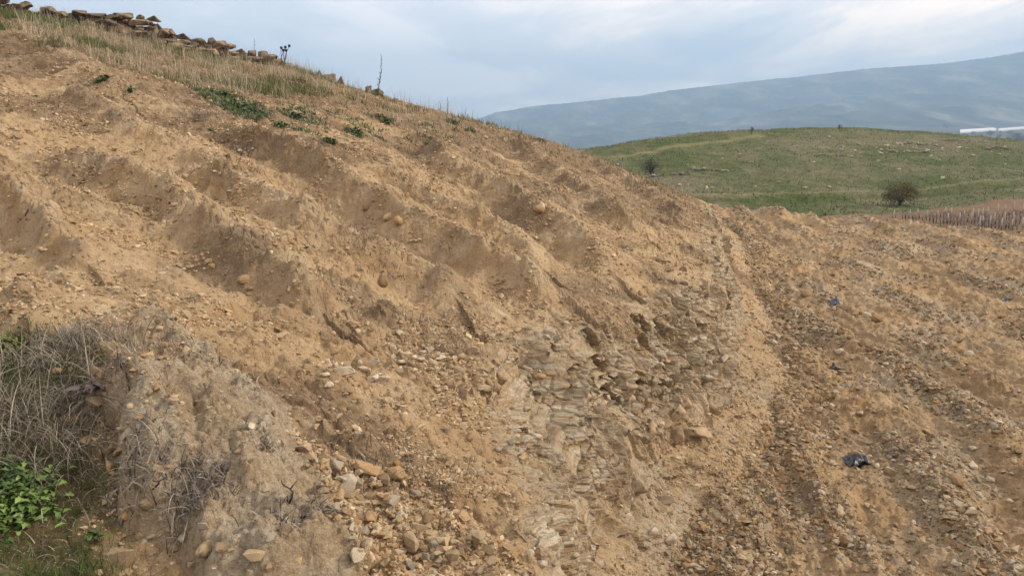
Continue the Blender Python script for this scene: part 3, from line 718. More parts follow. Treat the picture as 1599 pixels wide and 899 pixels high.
# ------------------------------------------------------------------ rocks
def rock_mesh(name, kind, seed, mat):
    g = np.random.default_rng(seed); bm = bmesh.new()
    if kind == 'angular':
        n = g.integers(9, 15); p = g.normal(size=(n, 3)); p /= np.linalg.norm(p, axis=1)[:, None]; p *= g.uniform(.75, 1.05, (n, 1)); p *= [1, g.uniform(.6, .95), g.uniform(.4, .75)]
        for q in p: bm.verts.new(q)
        r = bmesh.ops.convex_hull(bm, input=bm.verts[:]); bmesh.ops.delete(bm, geom=list(set(v for v in r['geom_interior'] if isinstance(v, bmesh.types.BMVert))), context='VERTS')
        bmesh.ops.bevel(bm, geom=bm.edges[:], offset=.045, segments=1, affect='EDGES', profile=.6)
        bmesh.ops.triangulate(bm, faces=bm.faces[:]); bmesh.ops.subdivide_edges(bm, edges=[e for e in bm.edges if e.calc_length() > .3], cuts=2, use_grid_fill=True)
        amp = .035
    else:
        bmesh.ops.create_icosphere(bm, subdivisions=4, radius=1); amp = .16
        s = np.array([1, g.uniform(.75, .95), g.uniform(.55, .85)])
        for v in bm.verts: v.co = Vector(np.array(v.co)*s)
    vs = np.array([v.co[:] for v in bm.verts])
    d = amp*(fbm(vs[:, 0]*1.3+vs[:, 2]*.9+seed, vs[:, 1]*1.3-vs[:, 2]*.7, 4, seed)+.4*fbm(vs[:, 0]*5+vs[:, 2]*4, vs[:, 1]*5+vs[:, 2]*3, 2, seed+9))
    for v, k in zip(bm.verts, d): v.co = v.co*(1+k)
    me = bpy.data.meshes.new(name); bm.to_mesh(me); bm.free(); me.materials.append(mat)
    for q in me.polygons: q.use_smooth = (kind != 'angular')
    return me
ANG = {m.name: [rock_mesh('stone', 'angular', 500+i+k*20, m) for i in range(8)] for k, m in enumerate((TAN, GREY, ORANGE))}
RND = {m.name: [rock_mesh('stone', 'round', 600+i+k*20, m) for i in range(4)] for k, m in enumerate((TAN, GREY, ORANGE))}
def stone(p, size, mat=TAN, kind='angular', label=None, group=None, flat=None, sink=.25, name='stone', i=None, rot=None):
    me = random.choice((ANG if kind == 'angular' else RND)[mat.name]) if i is None else (ANG if kind == 'angular' else RND)[mat.name][i]
    s = size*.5; sc_ = (s*random.uniform(.9, 1.25), s*random.uniform(.8, 1.1), s*(flat or random.uniform(.8, 1.2)))
    o = link(name, me, (p[0], p[1], p[2]+s*.55-sink*s), rot or (random.uniform(-.5, .5), random.uniform(-.5, .5), random.uniform(0, 6.28)), sc_)
    tag(o, label, 'stone', group); return o
def pxs(px, w, p): return w/F*(cp*p[1]-sp*(p[2]-CAMZ))
TAKEN = []
def named(px, py, w, mat, kind, label, **k):
    p = ont(px, py); TAKEN.append((p.x, p.y)); return stone(p, pxs(px, w, p), mat, kind, label, **k)
# stones that stand out
named(598,447,20,ORANGE,'round','round orange-brown cobble lying alone in the hollow between two furrow ridges')
named(606,342,16,TAN,'round','pale round cobble on the ridge crest, left of an orange one')
named(622,349,18,ORANGE,'round','orange round cobble on the ridge crest, touching a paler one')
named(381,440,20,ORANGE,'round','reddish clay lump hanging from the scraped hollow at the left')
named(330,420,22,ORANGE,'angular','orange lump stuck on the scraped wall of the left hollow')
named(438,528,30,TAN,'angular','flat tan stone lying on the smooth slope above the layered outcrop',flat=.5)
named(232,800,30,TAN,'round','smooth egg-shaped tan stone on the front of the earth mound')
named(190,878,72,TAN,'angular','largest pale boulder at the bottom edge, half in the grass')
named(318,826,24,GREY,'angular','grey flat-faced stone on the front of the mound, upright',flat=1.2)
named(400,880,44,TAN,'angular','long tan slab leaning at the foot of the mound by the bottom edge')
named(322,862,34,TAN,'round','rounded tan lump beside dark crevice at the bottom of the mound')
named(423,846,24,GREY,'angular','small brown-grey stone among dry roots at the foot of the mound',flat=.6)
named(107,524,24,GREY,'round','grey stone on the upper rim of the weedy patch')
named(529,652,17,GREY,'angular','whitish stone alone on the sandy face below the layered outcrop')
named(508,728,44,TAN,'angular','broad tan block at the upper left end of the rubble spill',sink=.1)
named(545,765,50,GREY,'angular','largest pale block in the middle of the rubble spill',sink=.1)
named(577,744,52,ORANGE,'angular','long ochre slab lying across the top of the rubble spill',flat=.5,sink=.1)
named(600,757,30,TAN,'angular','dull ochre rounded block next to the long ochre slab',sink=0)
named(618,752,38,ORANGE,'angular','dark brown tilted slab at the upper right of the rubble spill',flat=1.3,sink=0)
named(650,778,26,GREY,'angular','white-faced stone at the right edge of the rubble spill',sink=0)
named(642,858,46,TAN,'angular','wedge-shaped pale block low in the rubble spill',sink=.1)
named(1350,541,20,ORANGE,'round','upright orange clay clod standing on the terrace')
named(1258,462,18,ORANGE,'round','orange clod beside the wheel rut at the far end of the terrace')
named(1492,752,22,ORANGE,'round','large orange-brown stone among pale stones on the right of the terrace')
named(1325,855,24,GREY,'angular','white angular stone near the bottom of the terrace')
named(1355,858,18,GREY,'angular','small white stone right of a larger white one at the terrace bottom')
named(1532,898,24,ORANGE,'angular','rusty brown block at the bottom right corner of the terrace')
named(842,329,18,ORANGE,'round','dark reddish stone high on the furrowed slope below the skyline')
named(300,800,16,GREY,'angular','little grey stone beside the lowest grass clump on the mound')
for px, py, w, m_, lb in ((272,862,20,TAN,'small tan stone left of the dark crevice at the bottom of the mound'),(285,842,24,GREY,'blocky stone above the dark crevice at the bottom of the mound'),(300,888,26,TAN,'rounded stone at the very bottom edge, below the crevice'),(345,858,26,TAN,'broad dull stone right of the crevice at the bottom of the mound'),(372,840,14,GREY,'little pale stone above the long leaning slab'),(420,895,20,TAN,'stone cut by the bottom edge beside the long leaning slab'),(165,800,14,TAN,'small tan stone at the left end of the mound front'),(215,842,18,TAN,'tan stone between the boulder and the egg-shaped stone'),(150,640,34,TAN,'flat-topped clay block breaking off the left side of the mound'),(135,690,30,TAN,'ochre clay block low on the left side of the mound')):
    named(px, py, w, m_, 'angular', lb)
# the rubble spill
inner = [(465,715),(520,725),(600,735),(640,765),(690,810),(740,850),(790,899),(560,899),(540,840),(500,770)]
def inpoly(px, py, poly):
    c = np.zeros(np.shape(px), bool); n = len(poly)
    for i in range(n):
        x0, y0 = poly[i]; x1, y1 = poly[i-1]
        c ^= ((y0 > py) != (y1 > py)) & (px < (x1-x0)*(py-y0)/(y1-y0+1e-9)+x0)
    return c
k = 0
while k < 118:
    px, py = random.uniform(460, 790), random.uniform(700, 905)
    if not inpoly(px, py, inner): continue
    w = min(50, random.lognormvariate(2.95, .45)); p = ont(px, py)
    stone((p.x, p.y, p.z+random.uniform(0, .05)), pxs(px, w, p), random.choice([TAN, TAN, GREY, TAN, GREY, ORANGE]), 'angular', 'angular tan stone in the rubble spilling down right of the earth mound', 'stones of the rubble spill', sink=.15); k += 1
# stones left on the slope (mostly in the furrows) and on the terrace
k = 0
while k < 62:
    px, py = random.uniform(0, 1100), random.uniform(200, 640)
    p = on(px, py)
    if gsample(MK['d'], p.x, p.y) < .3 or (px < 230 and py > 500) or (160 < px < 450 and py > 540): continue
    w = min(16, random.lognormvariate(2.1, .3)); stone(p, pxs(px, w, p), random.choice([TAN, TAN, TAN, GREY, ORANGE]), random.choice(['angular', 'angular', 'round']), 'tan stone half sunk in the bare furrowed hillside', 'stones scattered on the hillside', sink=.35); k += 1
k = 0
while k < 88:
    px, py = random.uniform(1080, 1599), random.uniform(480, 899)
    p = on(px, py)
    if gsample(MK['d'], p.x, p.y) > -.1: continue
    if fbm(np.array([p.x*.8]), np.array([p.y*.4]), 2, 88)[0] < -.1 and random.random() < .7: continue
    w = min(24, random.lognormvariate(2.35, .32)); stone(p, pxs(px, w, p), random.choice([TAN, GREY, GREY, ORANGE, TAN]), random.choice(['angular', 'round', 'angular']), 'weathered stone on the bulldozed terrace', 'stones scattered on the terrace', sink=.3); k += 1

# beds of broken rock showing in the cut bank
BANK = rock_mat('bedded_rock', [(.3, (.21, .165, .11)), (.5, (.37, .30, .215)), (.7, (.49, .42, .32))], 9, .015)
BANKR = rock_mat('reddish_bedded_rock', [(.3, (.22, .15, .09)), (.5, (.35, .25, .155)), (.7, (.45, .35, .24))], 9, .015)
def bed(label, lines, wpx, hpx, seed, mat=BANK, flat=.7, jit=3, gap=.1):
    g = np.random.default_rng(seed); mb = MB(); o0 = None
    for ln in lines:
        px, py = ln[0]; L = sum(math.hypot(b[0]-a[0], b[1]-a[1]) for a, b in zip(ln[:-1], ln[1:])); s = 0
        xs = np.array([q[0] for q in ln], float); ys = np.array([q[1] for q in ln], float); cs = np.r_[0, np.cumsum(np.hypot(np.diff(xs), np.diff(ys)))]
        while s < L:
            w = wpx*1.2*g.lognormal(0, .35); s += w*.45; qx = np.interp(s, cs, xs); qy = np.interp(s, cs, ys)+g.normal()*jit; s += w*(.42+gap*g.random())
            if g.random() < .04: continue
            p = ont(qx, qy); W_ = pxs(qx, w, p); H_ = pxs(qx, hpx*g.lognormal(0, .2), p)
            if o0 is None: o0 = p
            me = ANG['pale_grey_stone'][g.integers(0, 8)]; v = np.array([q.co[:] for q in me.vertices]); fc = [list(q.vertices) for q in me.polygons]
            az = math.atan2(cp*.35, 1)+g.normal()*.3
            v = v*np.array([W_*.6, W_*.6, H_*1.15]); v = np.stack([v[:, 0]*math.cos(az)-v[:, 1]*math.sin(az), v[:, 0]*math.sin(az)+v[:, 1]*math.cos(az), v[:, 2]+.2*g.normal()*v[:, 0]], -1)
            mb.add(v+np.array(p)-np.array(o0)+np.array([.14*W_, -.10*W_, g.uniform(-.15, .15)*H_]), [q for q in fc if len(q) == 4], [q for q in fc if len(q) == 3])
    o = mb.build('rock_bed', mat, None, False); o.location = o0; tag(o, label, 'rock bed', 'beds of broken rock in the cut bank')
bed('cluster of small blocky grey stones, the leftmost rock bed in the cut bank', [[(500,575),(520,566),(560,572),(585,565)],[(498,588),(520,586),(560,582),(592,584)],[(505,600),(525,600)],[(570,594),(598,590)]], 15, 13, 2001, jit=3)
bed('grey crumbly bed of thin plates, top middle of the left half of the bank', [[(605,548),(650,556),(690,552)],[(608,562),(660,568),(700,560)],[(620,575),(650,580)]], 11, 9, 2002)
bed('row of upright brown blocks under the overhang at the middle of the bank', [[(660,560),(700,552),(745,560),(770,572)],[(700,585),(740,592),(778,588)],[(690,605),(730,612),(775,604)]], 14, 17, 2003, BANKR, jit=4)
bed('grey bed below the end of the longest furrow ridge', [[(815,510),(850,520),(885,502)],[(830,528),(870,530),(895,515)],[(850,545),(890,538)]], 13, 11, 2004)
bed('long thin pale ledge, upper of two parallel ones in the middle of the bank', [[(862,612),(905,602),(950,590),(1000,574),(1030,562)]], 17, 6, 2005, jit=1.2)
bed('long thin pale ledge, lower of two parallel ones in the middle of the bank', [[(895,655),(935,645),(975,630),(1020,608),(1045,596)]], 16, 6, 2006, jit=1.2)
bed('dark cracked blocks between the two pale ledges', [[(905,625),(940,617),(985,602)],[(905,640),(945,630),(990,616)]], 14, 14, 2007, BANKR)
bed('dark blocky bed high on the right part of the bank, below its shoulder', [[(1010,400),(1045,420),(1085,430)],[(1015,425),(1050,445),(1090,450)],[(1035,470),(1070,480),(1100,470)]], 12, 12, 2008, BANKR, jit=5)
bed('dark broken bed on the right part of the bank, above the reddish slab', [[(1065,540),(1100,545),(1140,535)],[(1060,565),(1100,570),(1130,560)],[(1085,590),(1120,590)]], 13, 12, 2009, jit=5)
bed('reddish smooth slabs low on the right part of the bank', [[(1000,680),(1040,655),(1075,635),(1105,640)],[(1030,690),(1075,672),(1110,665)]], 26, 22, 2010, BANKR, jit=4)
bed('grey stones standing low in the middle of the bank, left of the reddish slabs', [[(765,690),(800,685),(835,690)],[(770,708),(810,705),(835,700)]], 13, 11, 2011)
bed('small dark-gapped stone nest on the sandy face right of the rubble spill', [[(750,725),(765,715),(780,722)],[(755,742),(772,745)]], 13, 12, 2012, BANKR)
bed('grey and white slabs at the foot of the bank near the bottom of the picture', [[(985,790),(1020,775),(1050,790)],[(980,815),(1015,830),(1045,845)],[(1000,860),(1030,870)]], 22, 20, 2013, jit=6)
bed('loose stones gathered at the bottom edge, between the bank and the rubble spill', [[(820,860),(845,845),(880,850)],[(830,880),(870,872)]], 16, 13, 2014, jit=5)

# loose gravel: too many pieces to count
ico = bmesh.new(); bmesh.ops.create_icosphere(ico, subdivisions=1, radius=1); ico.verts.ensure_lookup_table()
IV = np.array([v.co[:] for v in ico.verts]); IF = np.array([[v.index for v in f.verts] for f in ico.faces]); ico.free()
dens_floor = MK['floor']*sstep(2, -1, MK['e'])*(.12+1.35*np.clip(.5+.5*MK['rows'], 0, 1)**3)*(.2+1.9*sstep(-.15, .5, fbm(GX.ravel()*.6+9, GY.ravel()*.3, 3, 88).reshape(GX.shape)))
patch = sstep(-.05, .45, fbm(GX.ravel()*.9, GY.ravel()*.9, 3, 140).reshape(GX.shape))
dens_hill = (1-MK['floor'])*(.16+1.2*patch**1.7)*(1-.55*MK['cut'])*(1-.5*MK['veg'])
foot = np.exp(-((MK['d']+.2)/.7)**2)
dens = (dens_floor*1.25+dens_hill*1.2+foot*.8)*(FW > 0)*(PX > -200)*(PX < 1800)*(PY < 1000)*(1-moss)*np.exp(-GY/60.)
rub = inpoly(PX, PY, [(440,700),(640,740),(840,899),(860,960),(520,960),(520,850)]) & (GY > 3.0)
onm = (polydist(GX, GY, MOUND)[0]); onm = (np.abs(onm) < .5)
dens = np.where(rub, 5, np.where(onm, dens*.25, dens))*RRR**.55
pr = dens.ravel()/dens.sum(); NG = 170000
pick = rng.choice(len(pr), NG, p=pr)
Xg = GX.ravel()[pick]*(1+rng.normal(size=NG)*.002)+0; Yg = GY.ravel()[pick]*(1+rng.normal(size=NG)*.002); Zg = topv(Xg, Yg); rg = np.hypot(Xg, Yg); Xg, Yg = Xg+gsample(MK['ox'], Xg, Yg), Yg+gsample(MK['oy'], Xg, Yg)
sz = np.clip(rng.lognormal(-.1, .62, NG)*.0125*(.55+rg/16), .005, .07)
fl_ = MK['floor'].ravel()[pick]
sz *= .66+.38*fl_
var = np.array([IV*(1+.36*np.random.default_rng(i).normal(size=(len(IV), 1))) for i in range(12)])
B_ = var[rng.integers(0, 12, NG)]*sz[:, None, None]*np.stack([np.ones(NG), rng.uniform(.6, 1, NG), rng.uniform(.45, .85, NG)], -1)[:, None, :]
a = rng.uniform(0, 6.28, NG); ca, sa = np.cos(a)[:, None], np.sin(a)[:, None]; ti = rng.uniform(-.6, .6, NG); ct, st_ = np.cos(ti)[:, None], np.sin(ti)[:, None]
bx_, by_, bz_ = B_[..., 0], B_[..., 1], B_[..., 2]; by_, bz_ = by_*ct-bz_*st_, by_*st_+bz_*ct; bx_, by_ = bx_*ca-by_*sa, bx_*sa+by_*ca
VG = np.stack([bx_+Xg[:, None], by_+Yg[:, None], bz_+Zg[:, None]+sz[:, None]*.2], -1)
pal = np.array([(.30, .20, .11), (.36, .25, .145), (.43, .325, .205), (.38, .305, .205), (.31, .185, .08), (.50, .415, .30)])
pw_h = [.30, .34, .20, .12, .02, .02]; pw_f = [.20, .22, .19, .19, .12, .08]
ci = np.where(fl_ > .5, rng.choice(6, NG, p=pw_f), rng.choice(6, NG, p=pw_h))
cg = pal[ci]*(1-.14*(fl_[:, None] > .5))*rng.uniform(.75, 1.15, (NG, 1))*(1+.1*(fl_[:, None] < .5))
FG = (IF[None]+np.arange(NG)[:, None, None]*len(IV)).reshape(-1, 3)
o = npmesh('gravel', VG.reshape(-1, 3), [FG], GRAVEL, None, None, False, np.repeat(cg, len(IV), 0)); tag(o, kind='stuff')

# weathered outcrops along the skyline
def outcrop(label, px0, px1, ptop, pbase, ry, seed, lay=.16, round_=.4):
    a0, a1 = P3(px0, pbase, ry), P3(px1, pbase, ry)
    cx, cy = (a0[0]+a1[0])/2, ry; w = (a1[0]-a0[0]); zt_ = P3((px0+px1)/2, ptop, ry)[2]; zb_ = float(min(hz(cx, cy), P3((px0+px1)/2, pbase, ry)[2]))-.35; h = (zt_-zb_)*1.12
    g = np.random.default_rng(seed); mb = MB(); nl = max(2, int(round(h/lay))); zc_ = 0; prof = [1]*nl
    for l in range(nl):
        th_ = h/nl*g.uniform(.8, 1.2); f = (l+.5)/nl; ww = w*(1-.28*max(0, f-.55)/.45*round_*2)*g.uniform(.86, 1.06); dp = min(1.6, w)*(1-.25*f)*g.uniform(.85, 1.1); X0 = -ww/2
        while X0 < ww/2:
            bw = g.uniform(.28, .75)*min(1, w/1.0); me = ANG['pale_grey_stone'][g.integers(0, 8)]
            v = np.array([q.co[:] for q in me.vertices]); fc = [list(q.vertices) for q in me.polygons]; a_ = g.uniform(-.25, .25)
            v = v*np.array([bw*.85, dp*.6, th_*1.75]); v = np.stack([v[:, 0]*math.cos(a_)-v[:, 1]*math.sin(a_), v[:, 0]*math.sin(a_)+v[:, 1]*math.cos(a_), v[:, 2]], -1)
            mb.add(v+np.array([cx+X0+bw/2, cy+g.normal()*.07, zb_+f*h+(hz(cx+X0, cy)-hz(cx, cy))*.8+g.normal()*.02]), [q for q in fc if len(q) == 4], [q for q in fc if len(q) == 3]); X0 += bw*.85
    me = ANG['pale_grey_stone'][seed % 8]; v = np.array([q.co[:] for q in me.vertices]); v /= np.abs(v).max(0); fc = [list(q.vertices) for q in me.polygons]
    mb.add(v*np.array([w*.5, min(1.2, w*.5), h*.55])+np.array([cx, cy+.1, zb_+h*.42]), [q for q in fc if len(q) == 4], [q for q in fc if len(q) == 3])
    Vt = np.vstack(mb.v); fl = ([np.vstack(mb.q)] if mb.q else [])+([np.vstack(mb.t)] if mb.t else [])
    o = npmesh('rock_outcrop', Vt, fl, OUTCROP, None, None, False); tag(o, label, 'rock outcrop', 'weathered outcrops along the skyline')
outcrop('low brown rock outcrop at the far left end of the skyline', -30, 70, 11, 30, 27, 701)
outcrop('flat-topped brown outcrop on the skyline between green plants and the largest outcrop', 108, 176, 26, 52, 27, 702)
outcrop('low crumbling rock between the far left outcrop and the flat-topped one', 66, 114, 25, 40, 27, 712)
outcrop('largest layered grey-brown outcrop on the skyline, left block', 175, 219, 33, 60, 27.3, 703)
outcrop('largest layered grey-brown outcrop on the skyline, right block', 210, 254, 36, 72, 27.5, 704)
outcrop('low broken stones on the skyline just right of the largest outcrop', 246, 304, 59, 84, 27.6, 705)
outcrop('dark boulder-like outcrop on the skyline left of a paler flat one', 298, 338, 67, 92, 27.8, 706)
outcrop('pale flat outcrop on the skyline in the middle of the row', 331, 366, 73, 96, 28, 707)
outcrop('low dark rocks on the skyline left of the last squat block', 360, 402, 84, 106, 28, 708)
outcrop('squat capped block, the last of the skyline row beside the seed-head stalks', 397, 431, 88, 114, 28, 709)
outcrop('smooth rounded grey rock on the skyline between the seed-head stalks and the tall stalk', 484, 530, 124, 146, 29, 710, .4, .8)
outcrop('small dark stone slab on the skyline beside the tall dry stalk', 566, 592, 143, 158, 29.4, 711, .3, .7)

# boulders and ledges on the green hill
def ledge(label, px0, px1, py, hpx, seed):
    p = onh((px0+px1)/2, py); w = (px1-px0)/F*p.y; h = hpx/F*p.y
    bm = MB(); g = np.random.default_rng(seed); x = -w/2; k = 0
    while x < w/2:
        bw = g.uniform(.5, 1.6)*h; me = ANG['pale_grey_stone'][k % 8]; k += 1
        v = np.array([q.co[:] for q in me.vertices]); f = [list(q.vertices) for q in me.polygons]
        X = x+bw/2; zz_ = float(hzf(p.x+X, p.y)[0]) - p.z
        tri = [q for q in f if len(q) == 3]; qd = [q for q in f if len(q) == 4]
        bm.add(v*np.array([bw*.62, h*.7, h*.62])+np.array([X, g.normal()*.3, zz_+h*.25]), qd, tri); x += bw*.9
    o = bm.build('rock_ledge', OUTCROP2, None, False); o.location = p; tag(o, label, 'rock ledge')
OUTCROP2 = rock_mat('hill_limestone', [(.3, (.12, .10, .08)), (.5, (.27, .22, .165)), (.7, (.38, .32, .25))], 1.2, .1)
ledge('pinkish rock ledge under the dark bush on the green hill', 1003, 1034, 277, 8, 801)
ledge('broken pale rock ledge across the green hill, right of the dark bush', 1044, 1074, 274, 7, 802)
ledge('pale rock ledge ending in two whitish blocks at mid height of the green hill', 1078, 1134, 268, 8, 803)
ledge('dark rocky band near the top right of the green hill, upper tier', 1400, 1470, 226, 6, 804)
ledge('dark rocky band near the top right of the green hill, lower tier', 1385, 1460, 239, 6, 805)
ledge('thin line of rocks at the right end of the green hill crest', 1470, 1512, 221, 5, 806)
ledge('short line of stones low on the right shoulder of the green hill', 1535, 1572, 233, 6, 807)
ledge('thin line of stones left of the rocky bands on the green hill', 1270, 1330, 243, 4, 808)
for k in range(110):
    if k < 75: px, py = random.gauss(1420, 75), random.gauss(234, 9)
    else: px, py = random.uniform(960, 1590), random.uniform(220, 300)
    if not (950 < px < 1598): continue
    p = onh(px, py)
    if p.y > 260: continue
    s = random.uniform(.4, 1.3)
    o = link('hill_boulder', random.choice(ANG['pale_grey_stone']), (p.x, p.y, p.z+s*.1), (0, 0, random.uniform(0, 6)), (s*.6, s*.55, s*.55)); o.data = o.data
    tag(o, 'grey boulder on the grassy green hill', 'boulder', 'boulders strewn over the green hill')

# ------------------------------------------------------------------ grasses
def blades(name, P, h, w, col, lean=.35, bend=.4, seg=2, parent=None, mat=TINT, seed=0, dirs=None):
    g = np.random.default_rng(seed); n = len(P); P = np.asarray(P, float)
    h = np.broadcast_to(h, (n,)); w = np.broadcast_to(w, (n,)); az = g.uniform(0, 2*np.pi, n) if dirs is None else dirs
    face = g.uniform(0, 2*np.pi, n); ln = np.abs(g.normal(0, lean, n)); bd = g.normal(bend, bend*.5+1e-6, n)
    rows_ = []
    pos = P.copy(); ang = ln.copy(); step = h/seg
    for s in range(seg+1):
        ww = w*(1-s/seg*.85)*.5
        off = np.stack([np.cos(face), np.sin(face), face*0], -1)*ww[:, None]
        rows_ += [pos-off, pos+off]
        d = np.stack([np.cos(az)*np.sin(ang), np.sin(az)*np.sin(ang), np.cos(ang)], -1)
        pos = pos+d*step[:, None]; ang = ang+bd/seg*1.0
    Vb = np.stack(rows_, 1); k = 2*(seg+1)
    Fb = np.concatenate([(np.arange(n)*k)[:, None]+np.array([2*s, 2*s+1, 2*s+3, 2*s+2])[None] for s in range(seg)])
    return npmesh(name, Vb.reshape(-1, 3), [Fb], mat, None, parent, False, np.repeat(np.asarray(col), k, 0))
def scatter_poly(n, weight):
    pr = weight.ravel()/weight.sum(); pk = rng.choice(len(pr), n, p=pr)
    x = GX.ravel()[pk]+rng.normal(size=n)*.02*np.hypot(GX.ravel()[pk], GY.ravel()[pk])*.1; y = GY.ravel()[pk]+rng.normal(size=n)*.02*np.hypot(GX.ravel()[pk], GY.ravel()[pk])*.1
    return x, y
def clumpy(n, weight, per, spread):
    x, y = scatter_poly(n, weight); x = np.repeat(x, per)+rng.normal(size=n*per)*spread; y = np.repeat(y, per)+rng.normal(size=n*per)*spread
    return np.stack([x, y, hz(x, y)-.01], -1)
def vcol(n, a, b, dark=.3): 
    f = rng.random((n, 1)); return (np.array(a)*(1-f)+np.array(b)*f)*rng.uniform(1-dark, 1.1, (n, 1))
inview = (FW > 0)*(PX > -250)*(PX < 1300)*(PY > -150)
vg = MK['veg']*inview*RRR**1.2*(GY < 40)*(1-MK['cut'])
strip = inpoly(PX, PY, [(-200,20),(0,55),(60,85),(160,112),(230,128),(330,142),(440,160),(505,150),(520,128),(440,100),(330,75),(180,50),(60,20),(-200,-60)])
wdry = vg*(.25+1.6*strip*sstep(-.25, .3, fbm(GX.ravel()*.5, GY.ravel()*.5, 3, 150).reshape(GX.shape)+.15*sstep(120,350,PX)))
P = clumpy(1700, wdry, 8, .12); n = len(P)
o = blades('dry_grass', P, rng.uniform(.15, .62, n)*np.clip(1.15-np.hypot(P[:,0]+8,P[:,1]-27)/40,.4,1), rng.uniform(.006, .014, n), vcol(n, (.33, .265, .175), (.56, .48, .36)), .3, .35, 2); tag(o, kind='stuff')
wgr = vg*(.12+1.5*sstep(0, .35, fbm(GX.ravel()*.35+7, GY.ravel()*.35, 3, 152).reshape(GX.shape)+.2*sstep(40, 120, 120-np.abs(PX-60))))*(.3+strip)*(1+1.5*(PX < 170))
P = clumpy(6500, wgr, 10, .14); n = len(P)
o = blades('green_grass', P, rng.uniform(.08, .26, n), rng.uniform(.010, .022, n), vcol(n, (.065, .085, .025), (.16, .18, .065)), .4, .4, 2, seed=3); tag(o, kind='stuff')
wcv = inview*(RRR < 34)*(inpoly(PX, PY, [(300,140),(345,142),(400,160),(425,185),(395,190),(340,168)])*2.5+inpoly(PX, PY, [(430,165),(500,160),(640,190),(740,205),(700,225),(560,220),(440,205)])*sstep(.1, .4, fbm(GX.ravel()*.9, GY.ravel()*.9, 3, 154).reshape(GX.shape))*1.2+inpoly(PX, PY, [(60,20),(125,30),(120,48),(60,40)])*1.5)
P = clumpy(900, wcv*RRR**1.2, 10, .07); n = len(P)
o = blades('ground_cover', P, rng.uniform(.04, .13, n), rng.uniform(.02, .045, n), vcol(n, (.065, .095, .045), (.15, .19, .09)), .7, .7, 2, seed=4); tag(o, kind='stuff')
wdd = inview*(GY < 40)*(1-MK['cut'])*MK['dark']*(1-.6*MK['veg'])*RRR**1.1*sstep(.0, .4, fbm(GX.ravel()*.7, GY.ravel()*.7, 3, 155).reshape(GX.shape))
P = clumpy(1100, wdd, 8, .1); n = len(P)
o = blades('dead_grass', P, rng.uniform(.05, .2, n), rng.uniform(.006, .012, n), vcol(n, (.16, .12, .085), (.36, .30, .22)), .9, .8, 2, seed=6); tag(o, kind='stuff')
# grass clumps on the far hill
hx = HX.ravel(); hy = HY.ravel(); wt = (1-HM['plow'])*(hy > 120)*(hy < 245)*(1-HM['path'])*HX.ravel()**0*np.hypot(hx, hy)
pk = rng.choice(len(hx), 26000, p=wt/wt.sum()); P = np.stack([hx[pk]+rng.normal(size=26000)*.4, hy[pk]+rng.normal(size=26000)*.4, HZ[pk]-.02], -1); n = len(P)
gmask = (fbm(P[:, 0]*.06, P[:, 1]*.06, 3, 160) > -.05)[:, None]
o = blades('hill_grass', P, rng.uniform(.15, .5, n), rng.uniform(.08, .26, n), np.where(gmask, vcol(n, (.045, .058, .018), (.10, .115, .038)), vcol(n, (.11, .095, .05), (.22, .19, .12))), .4, .4, 2, seed=5); tag(o, kind='stuff')

# ------------------------------------------------------------------ stalks on the skyline
STALK = tint_mat('dry_stalk', .2, 20)
def skyz(px, py, y):
    p = P3(px, py, y); return np.array([p[0], p[1], float(hz(p[0], p[1]))-.05])
def stalk(label, px0, py0, px1, py1, y, seed, twigs=26, rad=.014, name='dry_stalk'):
    g = np.random.default_rng(seed); b0 = skyz(px0, py0, y); e = np.array(P3(px1, py1, y)); o = empty(name, b0); tag(o, label, 'dry stalk')
    tt = np.linspace(0, 1, 14)[:, None]; pt = (e-b0)*tt+np.array([.06, 0, 0])*np.sin(tt*3)+g.normal(size=(14, 3))*.008
    mb = MB(); mb.tube(pt, np.linspace(rad, rad*.4, 14), 5, (.10, .085, .075)); mb.build('stem', STALK, o)
    if twigs:
        mb = MB(); h = np.linalg.norm(e-b0)
        for k in range(twigs):
            f = g.uniform(.15, .97); q = pt[int(f*13)]; a = g.uniform(0, 6.28); l = h*g.uniform(.02, .075)*(1.2-f)
            mb.tube([q, q+np.array([math.cos(a)*l*.6, math.sin(a)*l*.6, l])], [rad*.5, rad*.3], 3, (.12, .10, .085))
            if k % 2: mb.tube([q+np.array([math.cos(a)*l*.6, math.sin(a)*l*.6, l*.9]), q+np.array([math.cos(a)*l*.7, math.sin(a)*l*.7, l*1.25])], [rad*1.1, rad*.6], 4, (.09, .075, .065))
        mb.build('side_twigs', STALK, o)
stalk('tallest dry mullein-like stalk standing alone on the skyline, leaning slightly right', 588, 152, 595, 84, 29.3, 901, 46, .018)
stalk('thin bare stalk on the skyline above the squat capped block', 389, 92, 397, 59, 28, 902, 8, .012)
stalk('short dark spike on the skyline near the start of the blue mountain', 696, 180, 698, 152, 30, 903, 20, .016)
stalk('leaning short stalk on the skyline where it meets the blue mountain', 721, 186, 727, 167, 30.3, 904, 5, .011)
stalk('twiggy short stalk just left of the short dark spike on the skyline', 684, 178, 686, 158, 30, 905, 14, .01)
b0 = skyz(437, 110, 28.4); o = empty('seed_head_plant', b0); tag(o, 'cluster of bare stalks topped with round dark seed heads beside the last skyline block', 'dry plant')
